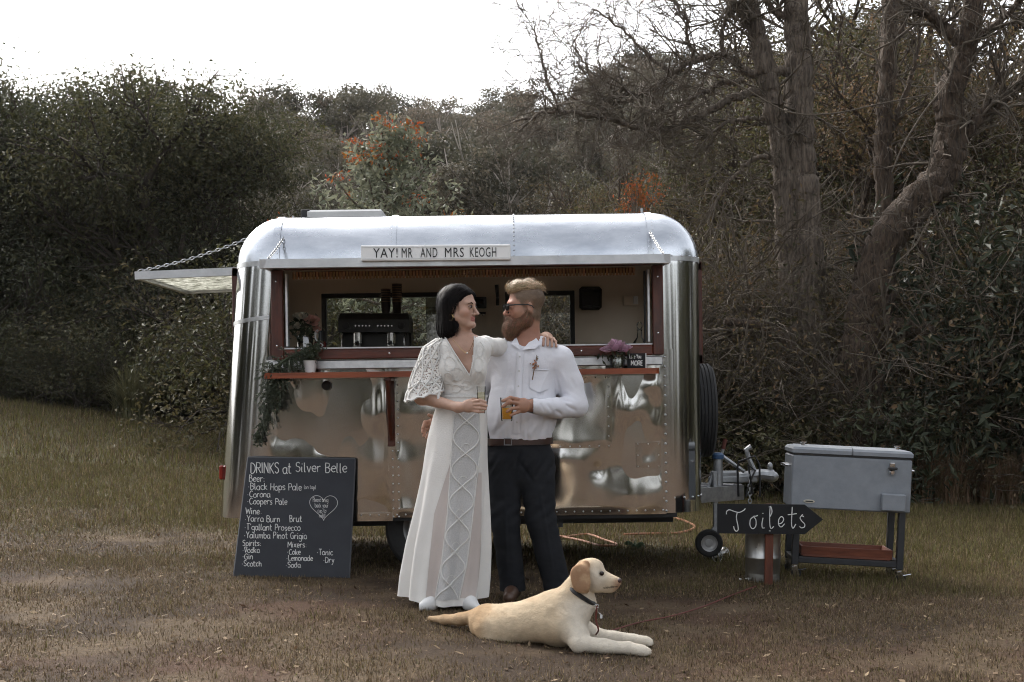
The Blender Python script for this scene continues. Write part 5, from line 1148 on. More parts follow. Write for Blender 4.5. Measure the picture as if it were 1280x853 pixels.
class Head:
    def __init__(s, o, f, k, tilt=0.):
        s.o = np.array(o, float); f = np.array(f, float); f /= np.linalg.norm(f); sd = np.cross([0, 0, 1.], f); sd /= np.linalg.norm(sd); u = np.cross(f, sd)
        if tilt: sd, u = sd*math.cos(tilt)+u*math.sin(tilt), u*math.cos(tilt)-sd*math.sin(tilt)
        s.B = np.stack([f, sd, u], 1); s.k = k
    def __call__(s, x, y, z): return s.o+s.B @ (np.array([x, y, z])*s.k)
    def inv(s, V): return ((V-s.o) @ s.B)/s.k
    def cone(s, S, a, b, ra, rb, k=.012, **q): S.cone(s(*a), s(*b), ra*s.k, rb*s.k, k*s.k, **q)
    def ell(s, S, c, r, k=.012, rotx=None, **q): S.ell(s(*c), np.array(r)*s.k, s.B, k*s.k, **q)
def sculpt_head(S, h, neck0, neck1, nr, fem):
    h.ell(S, (-.018, 0, .042), (.099, .077, .086)); h.ell(S, (.028, 0, -.035), (.060, .060, .082), k=.03)
    for q in (-1, 1):
        h.cone(S, (-.005, q*.048, -.055), (.058, q*.012, -.098), .024, .018 if fem else .024, .025); h.ell(S, (.052, q*.042, -.030), (.024, .022, .022), k=.02)
        h.ell(S, (-.012, q*.080, -.014), (.017, .007, .031), k=.008); h.ell(S, (-.006, q*.087, -.010), (.008, .005, .016), k=.006, cut=True)
    h.ell(S, (.085, 0, -.101), (.018, .020, .017), k=.022) if fem else h.ell(S, (.078, 0, -.100), (.019, .020, .016), k=.02)
    h.ell(S, (.070 if fem else .073, 0, .020), (.018 if fem else .021, .048, .013), k=.025)
    for q in (-1, 1): h.ell(S, (.094, q*.032, -.002), (.014, .017, .010), k=.012, cut=True); h.ell(S, (.078, q*.032, -.003), (.0125, .013, .0115), k=.003)
    h.cone(S, (.084, 0, .008), (.113, 0, -.036), .0072, .0088 if fem else .0105, .012); h.ell(S, (.115, 0, -.038), (.009, .0085, .0075), k=.008)
    for q in (-1, 1): h.ell(S, (.098, q*.012, -.043), (.010, .007, .006), k=.008)
    h.ell(S, (.085, 0, -.060), (.012, .021, .0062), k=.008); h.ell(S, (.083, 0, -.073), (.012, .018, .0072), k=.008); h.cone(S, (.096, -.018, -.0665), (.096, .018, -.0665), .0028, .0028, .003, cut=True)
    S.cone(h(-.028, 0, -.05), neck1, nr*1.02, nr, .03); S.cone(neck1, neck0, nr, nr*1.15, .03)
def fingers(S, lst, r0):
    for pts, q in lst: S.path(pts, [r0*q*1.08, r0*q, r0*q*.92, r0*q*.78][:len(pts)] if len(pts) > 2 else [r0*q, r0*q*.85], .005)
DW, DM = 7.27, 7.56
def Wp(px, py, dd=0.): return P(px, py, DW+dd)
def Mp(px, py, dd=0.): return P(px, py, DM+dd)
YN = ((0, 1, 0), .64)
# ================================================================== the man
man = thing('person', 'bearded man in sunglasses, white shirt and dark trousers holding a beer', 'person', (Mp(665, 747)[0], DM, float(H(.1, DM))), world=True)
hm = Head(Mp(655.5, 383, 0), (-.965, -.23, -.06), 1.0)
S = SDF(Mp(520, 345, -.42), Mp(735, 752, .36), .0045)
sculpt_head(S, hm, Mp(658, 436, .03), Mp(659, 414, .02), .060, False)
S.cone(Mp(655, 455, .02), Mp(650, 548, .02), .165, .150, .05, flat=YN); S.cone(Mp(622, 444, .02), Mp(700, 446, .02), .055, .055, .05)
S.ell(Mp(650, 562, .03), (.14, .085, .09), k=.04)
S.path([Mp(632, 575, .02), Mp(634, 660, 0), Mp(640, 742, .03)], [.075, .055, .04]); S.path([Mp(670, 575, .02), Mp(677, 656, -.01), Mp(696, 740, 0)], [.075, .055, .04])
S.path([Mp(704, 449, .02), Mp(721, 507, .02), Mp(666, 507.5, -.245)], [.05, .042, .030]); S.path([Mp(618, 449, .05), Mp(588, 500, .17), Mp(546, 530, .02)], [.05, .042, .03])
# right viewer hand round the beer glass
gd = -.285
S.cone(Mp(664, 507, -.25), Mp(651, 507.5, gd-.015), .030, .030, .02, flat=((0, 1, 0), .62)); S.ell(Mp(654, 507, gd-.01), (.042, .020, .040), k=.015)
fingers(S, [([Mp(648, 499.5, gd-.02), Mp(638, 497.3, gd-.045), Mp(628.5, 501.5, gd-.052)], 1.), ([Mp(647.5, 504.5, gd-.025), Mp(637, 502.5, gd-.056), Mp(628.5, 508.5, gd-.05)], 1.03),
            ([Mp(648, 510, gd-.025), Mp(640, 511, gd-.056), Mp(634, 514.5, gd-.05)], .98), ([Mp(649, 515, gd-.02), Mp(643, 517, gd-.05), Mp(638.5, 519.5, gd-.05)], .85), ([Mp(655, 500, gd+.01), Mp(644, 503, gd+.04), Mp(634, 508, gd+.045)], 1.1)], .0098)
# other hand resting on her hip
S.ell(Mp(540, 532, -.06), (.030, .045, .038), k=.02); S.cone(Mp(547, 530, .02), Mp(541, 532, -.05), .03, .03)
fingers(S, [([Mp(537, 527, -.07), Mp(531, 528, -.125), Mp(528.5, 535, -.15)], 1), ([Mp(537, 531, -.075), Mp(530, 533, -.13), Mp(528, 540, -.155)], 1), ([Mp(538, 536, -.075), Mp(532, 538, -.13), Mp(529.5, 545, -.15)], .96), ([Mp(540, 540, -.07), Mp(535, 543, -.115), Mp(532.5, 548, -.135)], .85), ([Mp(543, 525, -.05), Mp(540, 521, -.09), Mp(536, 519, -.12)], 1.05)], .0095)
V, Fc = S.mesh(); L = hm.inv(V); C = np.tile(np.array([.40, .215, .145]), (len(V), 1))
C = lerp(C, np.array([.46, .20, .14]), sstep(.05, .1, L[:, 0])*.6*(L[:, 2] > -.2)); C = lerp(C, np.array([.34, .15, .10]), sstep(-.10, -.14, L[:, 2])*(L[:, 2] > -.35)*.6)
lip = (np.abs(L[:, 2]+.067) < .014) & (L[:, 0] > .085) & (np.abs(L[:, 1]) < .026); C[lip] = (.36, .12, .10)
hmask = sstep(.052, .030, L[:, 0]-.55*np.clip(L[:, 2]-.02, -.05, .06)+.012*n3(L, (70, 70, 70), 4))*sstep(-.085, -.045, L[:, 2]+.35*np.clip(L[:, 0]+.06, 0, .1)*-1+.02)*(L[:, 2] < .16)*(np.abs(L[:, 1]) < .10)
hmask = hmask*(1-np.exp(-((L[:, 0]+.008)/.026)**4-((L[:, 2]+.014)/.036)**4)*(L[:, 2] < .03)); C = lerp(C, np.array([.15, .105, .068])*(1+.3*n3(L, (200, 200, 200), 8))[:, None], hmask*.9)
HV, HN = V, vnormals(V, Fc)
tinted('body', V, Fc, C, SKIN, man)
# hair: pale swept top, darker clipped sides
HB_ = mat('blond_hair', (.52, .39, .24), (.32, .22, .12), rough=.45, scale=14, bump=.5, bscale=90, island=.45); HS_ = mat('clipped_dark_blond_sides', (.19, .135, .095), (.11, .078, .054), rough=.75, scale=60, bump=.4, bscale=400)
rh_ = np.random.default_rng(21)
S = SDF(hm(0, 0, 0)-.2, hm(0, 0, 0)+.22, .0045)
hm.ell(S, (-.005, 0, .098), (.088, .062, .036), k=.02); hm.cone(S, (.045, .0, .112), (.078, .0, .104), .026, .017, .02); hm.cone(S, (.05, .035, .100), (.068, .030, .095), .02, .014, .02); hm.cone(S, (.05, -.035, .100), (.068, -.030, .095), .02, .014, .02); hm.cone(S, (-.02, 0, .112), (-.085, 0, .075), .032, .026, .02)
V, Fc = S.mesh(); N = vnormals(V, Fc); L = hm.inv(V); V = V+N*(.004*n3(L, (40, 60, 40), 5))[:, None]; ho = np_obj('hair', V, Fc, HB_, man)
sv, sf = strands(V, N, rh_, 1500, .05, .0022, hm.B @ np.array([-.9, .1, .25]), .006, pick=L[:, 2] > .085); np_obj('hair_strands', sv, sf, HB_, ho); ho.children[0]['kind'] = 'stuff'
sv, sf = strands(HV, HN, rh_, 2200, .014, .0011, hm.B @ np.array([-.5, 0, -.8]), .002, pick=hmask > .6, seg=2); props(np_obj('clipped_sides', sv, sf, HS_, man), kind='stuff')
BRD = mat('brown_beard', (.23, .12, .058), (.11, .055, .027), rough=.6, scale=30, bump=.8, bscale=120, island=.5)
S = SDF(hm(0, 0, 0)-.26, hm(0, 0, 0)+.22, .0045)
hm.ell(S, (.080, 0, -.122), (.046, .046, .058), k=.03); hm.cone(S, (.082, 0, -.135), (.088, 0, -.168), .034, .016, .03)
for q in (-1, 1): hm.cone(S, (-.004, q*.066, -.03), (.005, q*.062, -.075), .013, .024, .02); hm.cone(S, (.005, q*.060, -.078), (.068, q*.03, -.108), .027, .036, .025); hm.cone(S, (.098, q*.006, -.053), (.078, q*.042, -.075), .0085, .012, .012)
V, Fc = S.mesh(); N = vnormals(V, Fc); L = hm.inv(V); V = V+N*(.005*n3(L, (50, 50, 30), 9))[:, None]; bo_ = np_obj('beard', V, Fc, BRD, man)
sv, sf = strands(V, N, rh_, 3600, .036, .0015, hm.B @ np.array([.35, 0, -1.]), .005); props(np_obj('beard_strands', sv, sf, BRD, bo_), kind='stuff')
g = G()   # sunglasses
for q in (-1, 1):
    rings = [[hm(.104+dx, q*.034+.023*a*k, -.003+.019*b*k) for a, b in ((-1, .9), (-.3, 1), (.8, .95), (1, .3), (.75, -.75), (0, -1), (-.8, -.7), (-1, 0))] for dx, k in ((-.004, 1.06), (.006, 1.06), (.008, .9))]; g.loft(rings)
g.tube([hm(.110, -.012, .004), hm(.113, 0, .006), hm(.110, .012, .004)], .003, 6); sgl = g.build('sunglasses', GLB, man)
for q in (-1, 1): G().tube([hm(.102, q*.058, .006), hm(.07, q*.080, .007), hm(.0, q*.086, .004), hm(-.022, q*.088, -.004), hm(-.032, q*.088, -.016)], [.0045, .0032, .003], 6).build('temple_arm', BLACK, sgl)
# shirt
SHIRT = mat('white_cotton_shirt', (.80, .80, .84), (.74, .74, .79), rough=.8, scale=4, bump=.25, bscale=240, sheen=.2)
S = SDF(Mp(520, 405, -.4), Mp(740, 575, .4), .005)
S.cone(Mp(656, 462, .02), Mp(652, 520, .0), .185, .180, .05, flat=YN); S.cone(Mp(652, 520, .0), Mp(649, 552, .02), .180, .165, .05, flat=YN); S.cone(Mp(624, 446, .02), Mp(697, 447, .02), .070, .072, .05); S.cone(Mp(640, 434, .03), Mp(678, 434, .03), .055, .055, .05)
S.path([Mp(702, 452, .02), Mp(712, 480, .03), Mp(720, 508, .01)], [.076, .074, .066], .03); S.path([Mp(720, 507, .01), Mp(696, 510, -.10), Mp(668, 508, -.235)], [.064, .056, .041], .02); S.cone(Mp(671, 508, -.215), Mp(664.5, 507.5, -.25), .043, .041, .004)
S.path([Mp(621, 452, .05), Mp(590, 500, .18), Mp(556, 526, .09)], [.072, .064, .045], .03)
V, Fc = S.mesh(); V = smooth(V, Fc, 2); N = vnormals(V, Fc); fx_ = (V[:, 0]-Mp(655, 0)[0]); zz = V[:, 2]
px_ = 640+V[:, 0]*F/V[:, 1]; py_ = HOR-(V[:, 2]-CH)*F/V[:, 1]
arm = sstep(690, 700, px_); D = .006*n3(V, (9, 9, 14), 31)+.0035*n3(V, (26, 20, 8), 41)*(1-arm)
def crease(px0, py0, px1, py1, w, amp):
    a = np.array([px0, py0]); b = np.array([px1, py1]); ab = b-a; q = np.stack([px_, py_], -1)-a; t = np.clip((q @ ab)/(ab @ ab), 0, 1); d_ = np.linalg.norm(q-t[:, None]*ab, axis=1); e = np.sin(np.pi*np.clip(t, .02, .98)); return amp*np.exp(-(d_/w)**2)*e*(N[:, 1] < .2)
for a in ((640, 455, 630, 500, 3, -.006), (690, 470, 672, 500, 3.5, -.008), (693, 462, 700, 500, 2.5, -.010), (640, 520, 615, 545, 3, -.008), (655, 525, 640, 547, 3, -.007), (672, 528, 660, 548, 3, .007), (684, 520, 676, 547, 3, -.009), (628, 500, 618, 545, 3.5, .006), (612, 450, 625, 475, 3, -.006),
          (706, 505, 722, 515, 2.2, -.010), (700, 498, 716, 503, 2, -.010), (694, 512, 704, 521, 2.2, -.009), (684, 503, 690, 516, 2, -.008), (676, 503, 680, 515, 1.8, -.006), (712, 470, 722, 490, 3, -.007), (700, 460, 708, 480, 2.5, .006), (705, 488, 722, 498, 2.4, .007), (666, 470, 690, 480, 3, .004), (636, 475, 655, 515, 4, .005)): D = D+crease(*a)
D = D+.010*sstep(532, 545, py_)*(px_ < 695)*np.sin(px_*.55+np.sin(px_*.21)*2)*.35
D = D*sstep(552, 545, py_); V = V+N*D[:, None]
nk = np.stack([px_-659, (py_-419)*1.0], -1); keep = ~((np.hypot(nk[:, 0]/16, nk[:, 1]/14) < 1)) & (py_ < 553.5) & ~((px_ < 666.2) & (px_ > 640) & (py_ > 495) & (py_ < 520) & (V[:, 1] < DM-.247)) & ~((px_ < 557) & (py_ > 515))
vs, fs = drop(V, Fc, keep); sh_ = np_obj('shirt', vs, fs, SHIRT, man)
def surf_front(px, py, off=.004, pts=V, nn=N):
    m = np.hypot(px_-px, py_-py) < 3.2; m &= (N[:, 1] < 0); y = V[m, 1].min() if m.any() else DM-.1; return P(px, py, y-off)
# collar, placket, buttons, pocket
nkc = Mp(658.5, 424, .025); g = G(); rr = [(.066, .062), (.071, .066), (.0735, .068), (.078, .072)]
def nring(z, rx, ry, drop_f=0.): return [nkc+np.array([rx*math.sin(t), -ry*math.cos(t), z-drop_f*max(0, math.cos(t))**2]) for t in np.linspace(.22, 2*math.pi-.22, 28)]
g.loft([nring(-.03, .082, .078, .035), nring(.005, .074, .070, .030), nring(.022, .070, .066, .026), nring(.024, .074, .070, .026), nring(-.004, .088, .084, .03), nring(-.016, .094, .088, .034)], closed=False, caps=False); col_ = g.build('collar', SHIRT, man, angle=80)
for pp in ([(649, 431), (645, 420), (639, 430), (650.5, 438)], [(653, 437.5), (668, 420), (676, 430), (669, 436)]):
    q = [P(a, b, min(surf_front(a, b)[1], DM-.04)-.014+(.03 if b < 422 else 0)) for a, b in pp]; g = G(); nn_ = np.array([0, .006, 0]); g.add(q+[v+nn_ for v in q], [(0, 1, 2, 3), (7, 6, 5, 4), (0, 4, 5, 1), (1, 5, 6, 2), (2, 6, 7, 3), (3, 7, 4, 0)]); g.build('collar_point', SHIRT, col_, smooth=False)
pl_ = [(650.5, y) for y in range(440, 546, 6)]; g = G(); g.loft([[surf_front(x-4.5+(y-440)*-.045, y, .003), surf_front(x-4+(y-440)*-.045, y, .007), surf_front(x+3.6+(y-440)*-.045, y, .007), surf_front(x+4+(y-440)*-.045, y, .003)] for x, y in pl_], closed=False, caps=False); plk = g.build('placket', SHIRT, man, angle=80)
for y in (446, 464, 483, 528): p = surf_front(650-(y-440)*.045, y, .009); G().lathe([(.005, 0), (.005, .002), (.001, .0025)], p, 10, (R(90), 0, 0)).build('button', mat('pearl_button', (.7, .7, .68), rough=.25), plk)
pk = [surf_front(a, b, .004) for a, b in ((662, 462), (686, 463), (686, 486), (674, 491), (662, 485))]; g = G(); g.add(pk, [(0, 1, 2, 3, 4)]); pko = g.build('pocket', SHIRT, man, smooth=False); G().tube([surf_front(a, 462+(a-662)*.04, .006) for a in np.linspace(662, 686, 7)], .0028, 5).build('pocket_hem', SHIRT, pko)
bt_ = thing('buttonhole_flower', 'dried rust-coloured flower pinned to the shirt pocket of the man', 'buttonhole', surf_front(667, 474, .012), world=True)
q = [surf_front(a, b, .014) for a, b in ((671, 444), (669, 456), (667, 466), (665.5, 475))]; G().tube(q, [.0016, .003, .0035], 6).build('stem', mat('dried_stem', (.20, .13, .08), rough=.8), bt_)
DRF = mat('dried_petals', (.42, .20, .09), (.28, .12, .06), rough=.8, scale=40, island=.3); v, f = leaf_geo(np.array([surf_front(668.6, 456, .018)]*34)+rh_.normal(0, 1, (34, 3))*np.array([.008, .006, .014]), .018, rh_, .6); np_obj('petals', v, f, DRF, bt_, smooth=False); v, f = leaf_geo(np.array([surf_front(670.8, 447, .014)]*8)+rh_.normal(0, 1, (8, 3))*np.array([.003, .003, .012]), .016, rh_, .3); np_obj('sprig', v, f, mat('dried_sprig', (.3, .25, .16), rough=.8), bt_, smooth=False)
# trousers, belt, shoes
TRS = mat('charcoal_trousers', (.020, .022, .026), (.014, .015, .018), rough=.9, scale=8, bump=.2, bscale=320, spec=.2)
S = SDF(Mp(590, 535, -.25), Mp(730, 757, .3), .0055)
S.cone(Mp(649.5, 550, .02), Mp(650, 575, .02), .172, .176, .04, flat=YN); S.path([Mp(629, 578, .02), Mp(632, 655, -.01), Mp(641, 736, .02)], [.100, .078, .070], .02); S.path([Mp(671, 578, .02), Mp(676, 650, -.02), Mp(697, 733, -.02)], [.102, .082, .075], .02)
V, Fc = S.mesh(); N = vnormals(V, Fc); px_ = 640+V[:, 0]*F/V[:, 1]; py_ = HOR-(V[:, 2]-CH)*F/V[:, 1]
D = .006*n3(V, (10, 10, 18), 3)+.006*sstep(690, 735, py_)*np.sin(py_*.36+px_*.25+2*np.sin(px_*.3))*n3(V,(6,6,9),77)+.004*np.exp(-((py_-640)/16)**2)*np.sin(py_*.35+px_*.3)+.005*np.exp(-((py_-585)/14)**2)*np.sin(px_*.5+py_*.3)
for a in ((652, 560, 640, 600, 2.5, -.012), (648, 575, 668, 605, 2.5, -.010), (630, 600, 634, 720, 2, .006), (673, 600, 692, 720, 2, .006)): D = D+crease(*a)
V = V+N*D[:, None]; gz = float(H(.1, DM)); keep = (py_ > 547.5) & (V[:, 2] > gz+.045); vs, fs = drop(V, Fc, keep); np_obj('trousers', vs, fs, TRS, man)
el = lambda z, k: [Mp(649.5, 551.5, .02)+np.array([.178*k*math.sin(t), -.115*k*math.cos(t), z+.004*math.sin(t)]) for t in np.linspace(0, 2*math.pi, 40, endpoint=False)]
be = G().loft([el(-.020, .985), el(-.019, 1.045), el(.017, 1.045), el(.018, .985)], caps=False).build('belt', mat('brown_leather_belt', (.055, .026, .018), (.035, .016, .011), rough=.4, scale=20), man)
bc = Mp(635, 551.5, .02)+np.array([0, -.116, 0]); G().tube([bc+np.array(q) for q in ((-.02, 0, -.018), (.02, -.001, -.018), (.02, -.001, .018), (-.02, 0, .018), (-.02, 0, -.018))], .003, 6).build('buckle', STEEL, be)
SHO = mat('brown_leather_shoes', (.10, .055, .035), (.06, .032, .02), rough=.35, scale=10)
for a, b, dx in ((641, 741, -.02), (700, 740, .05)):
    c = Mp(a, b); c[2] = gz; S = SDF(c-np.array([.14, .3, .03]), c+np.array([.14, .14, .16]), .006); S.cone(c+np.array([0, .05, .05]), c+np.array([dx, -.19, .036]), .045, .034, .03); S.cone(c+np.array([0, .04, .05]), c+np.array([0, .03, .10]), .045, .045, .03); S.ell(c+np.array([dx, -.10, -.04]), (.3, .3, .046), k=.01, cut=True)
    V, Fc = S.mesh(); np_obj('shoe', V, Fc, SHO, man)
# his beer
bg_ = P(633.5, 526.5, DM+gd-.012); bgl = thing('beer_glass', 'small clear glass of amber beer in the hand of the man', 'glass', bg_)
G().lathe([(.001, .0), (.028, .0), (.030, .006), (.036, .125), (.0345, .125), (.0285, .010), (.001, .008)], n=24, caps=False).build('tumbler', pane_mat('tumbler_glass', (.97, .97, .96), .05, ior=1.2), bgl)
G().lathe([(.001, .009), (.0283, .0095), (.0315, .070), (.001, .070)], n=24).build('beer', pane_mat('amber_beer', (.95, .66, .24), .045, ior=1.1), bgl); G().lathe([(.0315, .0695), (.0322, .082), (.001, .083)], n=24, caps=False).build('foam', mat('beer_foam', (.72, .66, .52), rough=.9, scale=60, bump=.3), bgl)
# ================================================================== the woman
wom = thing('person', 'dark-haired woman in a long white lace dress holding a champagne glass', 'person', (Wp(565, 760)[0], DW, float(H(-.3, DW))), world=True)
hw = Head(Wp(574.5, 384, -.01), (.90, -.43, -.02), .95)
S = SDF(Wp(495, 348, -.42), P(705, 775, DM+.40)+np.array([.0, 0, -.0]), .0045); gz = float(H(-.3, DW))
sculpt_head(S, hw, Wp(577, 434, .02), Wp(576, 413, .01), .047, True)
S.cone(Wp(578, 450, .02), Wp(578, 495, .02), .125, .105, .05, flat=((0, 1, 0), .68)); S.cone(Wp(552, 435, .02), Wp(604, 432, .02), .036, .040, .05); S.cone(Wp(568, 437, -.01), Wp(590, 437, -.01), .055, .055, .05); S.ell(Wp(573, 545, .02), (.155, .115, .12), k=.06)
for x in (563, 592): S.ell(Wp(x, 462, -.045), (.052, .045, .056), k=.04)
S.path([Wp(556, 570, .02), Wp(548, 670, .02), Wp(549, 748, .04)], [.08, .055, .036]); S.path([Wp(588, 570, .02), Wp(582, 670, .01), Wp(577, 748, .03)], [.08, .055, .036])
for x in (550, 579): c = Wp(x, 0); S.cone((c[0], DW+.03, gz+.09), (c[0]+.0, DW-.06, gz+.060), .028, .022)
S.path([Wp(546, 439, .02), Wp(527, 497, .0), Wp(573, 509.5, -.20)], [.036, .036, .025], .03)
S.path([Wp(607, 433, .04), P(640, 436, DM+.19), P(676, 424, DM+.13)], [.044, .038, .026], .03)
# hand on his shoulder (fingers come forward over it)
S.ell(P(683, 421, DM+.06), (.036, .045, .022), k=.02); S.cone(P(676, 424, DM+.13), P(682, 421, DM+.08), .026, .026)
fingers(S, [([P(680, 421, DM+.04), P(679.5, 424, DM-.02), P(679, 432, DM-.055)], .95), ([P(684, 420, DM+.035), P(685, 422.5, DM-.03), P(684.5, 432, DM-.062)], 1.), ([P(688, 421, DM+.035), P(690, 424, DM-.03), P(690, 433, DM-.058)], .97), ([P(691.5, 423, DM+.04), P(694.5, 427, DM-.015), P(695.5, 433.5, DM-.045)], .88)], .0088)
# hand with the flute
fd = -.235; S.cone(Wp(573, 509.5, -.20), Wp(584, 508, fd-.01), .025, .027, .02, flat=((0, 1, 0), .65)); S.ell(Wp(587, 507.5, fd-.005), (.036, .017, .034), k=.015)
fingers(S, [([Wp(592, 502, fd-.012), Wp(600, 500.5, fd-.038), Wp(607, 503, fd-.032)], 1.), ([Wp(592.5, 506, fd-.015), Wp(601, 505.5, fd-.042), Wp(608, 507.5, fd-.034)], 1.02), ([Wp(592, 510, fd-.013), Wp(600.5, 510.5, fd-.040), Wp(607, 511.5, fd-.034)], .96), ([Wp(591, 514, fd-.01), Wp(598.5, 515, fd-.034), Wp(604.5, 515, fd-.03)], .84), ([Wp(586, 502, fd), Wp(592, 499.5, fd+.02), Wp(599, 500, fd+.03)], 1.08)], .0085)
V, Fc = S.mesh(); L = hw.inv(V); C = np.tile(np.array([.50, .315, .235]), (len(V), 1)); hm_ = (L[:, 2] > -.13)
C = lerp(C, np.array([.53, .27, .20]), np.exp(-((L[:, 0]-.06)/.03)**2-((np.abs(L[:, 1])-.045)/.025)**2-((L[:, 2]+.035)/.03)**2)*.7*hm_)
lip = (np.abs(L[:, 2]+.067) < .0145) & (L[:, 0] > .082) & (np.abs(L[:, 1]) < .024); C[lip] = (.42, .17, .14); C = lerp(C, np.array([.42, .24, .17]), sstep(-.11, -.15, L[:, 2])*(L[:, 2] > -.4)*.4)
fm = L[:, 2] < -.5; tinted('body', V, Fc, C, SKIN, wom)
DKH = mat('near_black_hair', (.010, .008, .008), (.006, .005, .005), rough=.6, scale=9, stretch=(8, 8, 1), bump=.4, bscale=60, spec=.03); DKS = mat('dark_hair_strands', (.012, .009, .0085), (.006, .005, .005), rough=.4, scale=9, spec=.08, island=.5)
for q in (-1, 1):   # eyes, brows, lashes
    G().ball(hw(.0795, q*.032, -.003), .0112*.95, 12, 8).build('eyeball', mat('eye_white', (.45, .40, .37), rough=.2), wom); G().ball(hw(.0875, q*.0315, -.003), (.0066, .0066, .0066), 10, 6).build('iris', mat('dark_iris', (.03, .018, .012), rough=.15), wom)
    G().tube([hw(.090, q*.014, .016), hw(.0925, q*.03, .022), hw(.080, q*.052, .016)], [.002, .003, .0012], 6).build('eyebrow', DKH, wom); G().tube([hw(.0885, q*.018, .001), hw(.0915, q*.032, .006), hw(.081, q*.049, .001)], .0022, 5).build('eyelash', BLACK, wom)
S = SDF(hw(0, 0, 0)-.25, hw(0, 0, 0)+.22, .0045)
hw.ell(S, (-.024, 0, .042), (.103, .085, .086), k=.02); hw.cone(S, (.0, -.02, .082), (.066, -.026, .068), .036, .016, .03); hw.cone(S, (.0, .02, .082), (.062, .035, .066), .036, .018, .03)
hw.cone(S, (-.05, 0, .03), (-.06, 0, -.115), .078, .076, .03); hw.cone(S, (-.035, -.062, .03), (-.030, -.070, -.125), .036, .032, .03); hw.cone(S, (-.01, .070, .03), (.028, .058, -.120), .032, .026, .03); hw.cone(S, (-.04, 0, -.10), (-.055, 0, -.135), .075, .062, .02)
hw.ell(S, (.105, -.02, -.030), (.078, .105, .105), k=.012, cut=True); hw.ell(S, (.045, -.075, -.035), (.050, .040, .060), k=.012, cut=True); hw.cone(S, (.01, .0, -.10), (.03, 0, -.2), .045, .05, .01, cut=True)
V, Fc = S.mesh(); N = vnormals(V, Fc); L = hw.inv(V); th = np.arctan2(L[:, 1], L[:, 0]); V = V+N*(.0032*np.sin(th*26+n3(L, (9, 9, 5), 4)*4)*sstep(.05, .0, L[:, 2])*sstep(.03, .0, L[:, 0]))[:, None]; hr = np_obj('hair', V, Fc, DKH, wom)
rw = np.random.default_rng(31); sv, sf = strands(V, N, rw, 3200, .065, .0015, (0, 0, -1), .0022, jit=.06, pick=(L[:, 2] < .06) & (L[:, 0] < .03) & (L[:, 2] > -.10)); 
for q in (-1, 1):
    v2, f2 = strands(V, N, rw, 700, .04, .0016, hw.B @ np.array([-.35, q*.8, -.55]), .0022, jit=.05, pick=(L[:, 2] > .045) & (L[:, 1]*q > -.02*q) & (L[:, 0] < .06)); sf = np.vstack([sf, f2+len(sv)]); sv = np.vstack([sv, v2])
props(np_obj('hair_strands', sv, sf, DKS, hr), kind='stuff')
GOLD = mat('gold_jewellery', (.75, .52, .22), rough=.25, metal=1)
G().tube([hw(-.008, -.088, -.048)+np.array([.012*math.sin(t), 0, -.014+.016*math.cos(t)]) for t in np.linspace(0, 2*math.pi, 20)], .0022, 6, caps=False).build('earring', GOLD, wom)
# necklace
px_ = 640+0; VB = None
# bodice
DRS = mat('ivory_dress', (.82, .80, .765), (.76, .74, .70), rough=.8, scale=6, bump=.3, bscale=200, sheen=.2); LACE = mat('white_lace_braid', (.84, .83, .80), (.74, .73, .70), rough=.85, scale=50, bump=.6, bscale=350)
S = SDF(Wp(520, 415, -.3), Wp(630, 515, .25), .0045)
S.cone(Wp(578, 452, .02), Wp(578, 497, .02), .135, .113, .05, flat=((0, 1, 0), .70)); S.cone(Wp(549, 435, .02), Wp(604, 434, .02), .052, .050, .05); S.cone(Wp(566, 440, -.01), Wp(592, 440, -.01), .062, .062, .05)
for x in (562, 593): S.ell(Wp(x, 463, -.045), (.060, .050, .062), k=.05)
V, Fc = S.mesh(); N = vnormals(V, Fc); px_ = 640+V[:, 0]*F/V[:, 1]; py_ = HOR-(V[:, 2]-CH)*F/V[:, 1]
D = .0022*n3(V, (60, 60, 60), 6)+.004*n3(V, (14, 14, 10), 8)
for a in ((560, 440, 585, 470, 2, .003), (600, 462, 588, 485, 2.2, -.005), (556, 470, 580, 488, 2.2, -.005), (560, 480, 590, 484, 1.6, .004)): D = D+crease(*a)
V = V+N*D[:, None]
vl = np.interp(py_, [410, 422, 470], [553, 556.5, 587]); vr = np.interp(py_, [410, 422, 470], [594, 593, 587.5]); front = V[:, 1] < DW+.03
nk = np.hypot((px_-575)/17, (py_-416)/12) < 1
keep = ~(front & (px_ > vl) & (px_ < vr) & (py_ < 470)) & ~nk & (py_ < 500) & (px_ > 541); vs, fs = drop(V, Fc, keep); bd_ = np_obj('bodice', vs, fs, DRS, wom)
def wf(px, py, off=.004):
    m = (np.hypot(px_-px, py_-py) < 2.6) & (N[:, 1] < .1); y = V[m, 1].min() if m.any() else DW-.08; return P(px, py, y-off)
for ln in ([(556, 421), (566, 438), (577, 455), (587, 470)], [(593, 421), (593, 438), (591, 455), (587, 470)]): G().tube([wf(a, b, .002) for a, b in catmull(ln, 5)], .0042, 6).build('neckline_edge', LACE, bd_)
rl = np.random.default_rng(12)
for cx, cy, w, h in ((556, 440, 5, 9), (562, 455, 7, 9), (572, 468, 7, 8), (600, 437, 4.5, 9), (598, 456, 6, 9), (600, 472, 5, 7), (584, 482, 7, 6), (560, 473, 6, 7), (570, 486, 6, 5), (597, 487, 5, 5)):
    G().tube([wf(cx+w*math.cos(t)*(1+.2*math.cos(3*t)), cy+h*math.sin(t), .0025) for t in np.linspace(0, 2*math.pi, 18)], .0016, 4, caps=False).build('lace_motif', LACE, bd_)
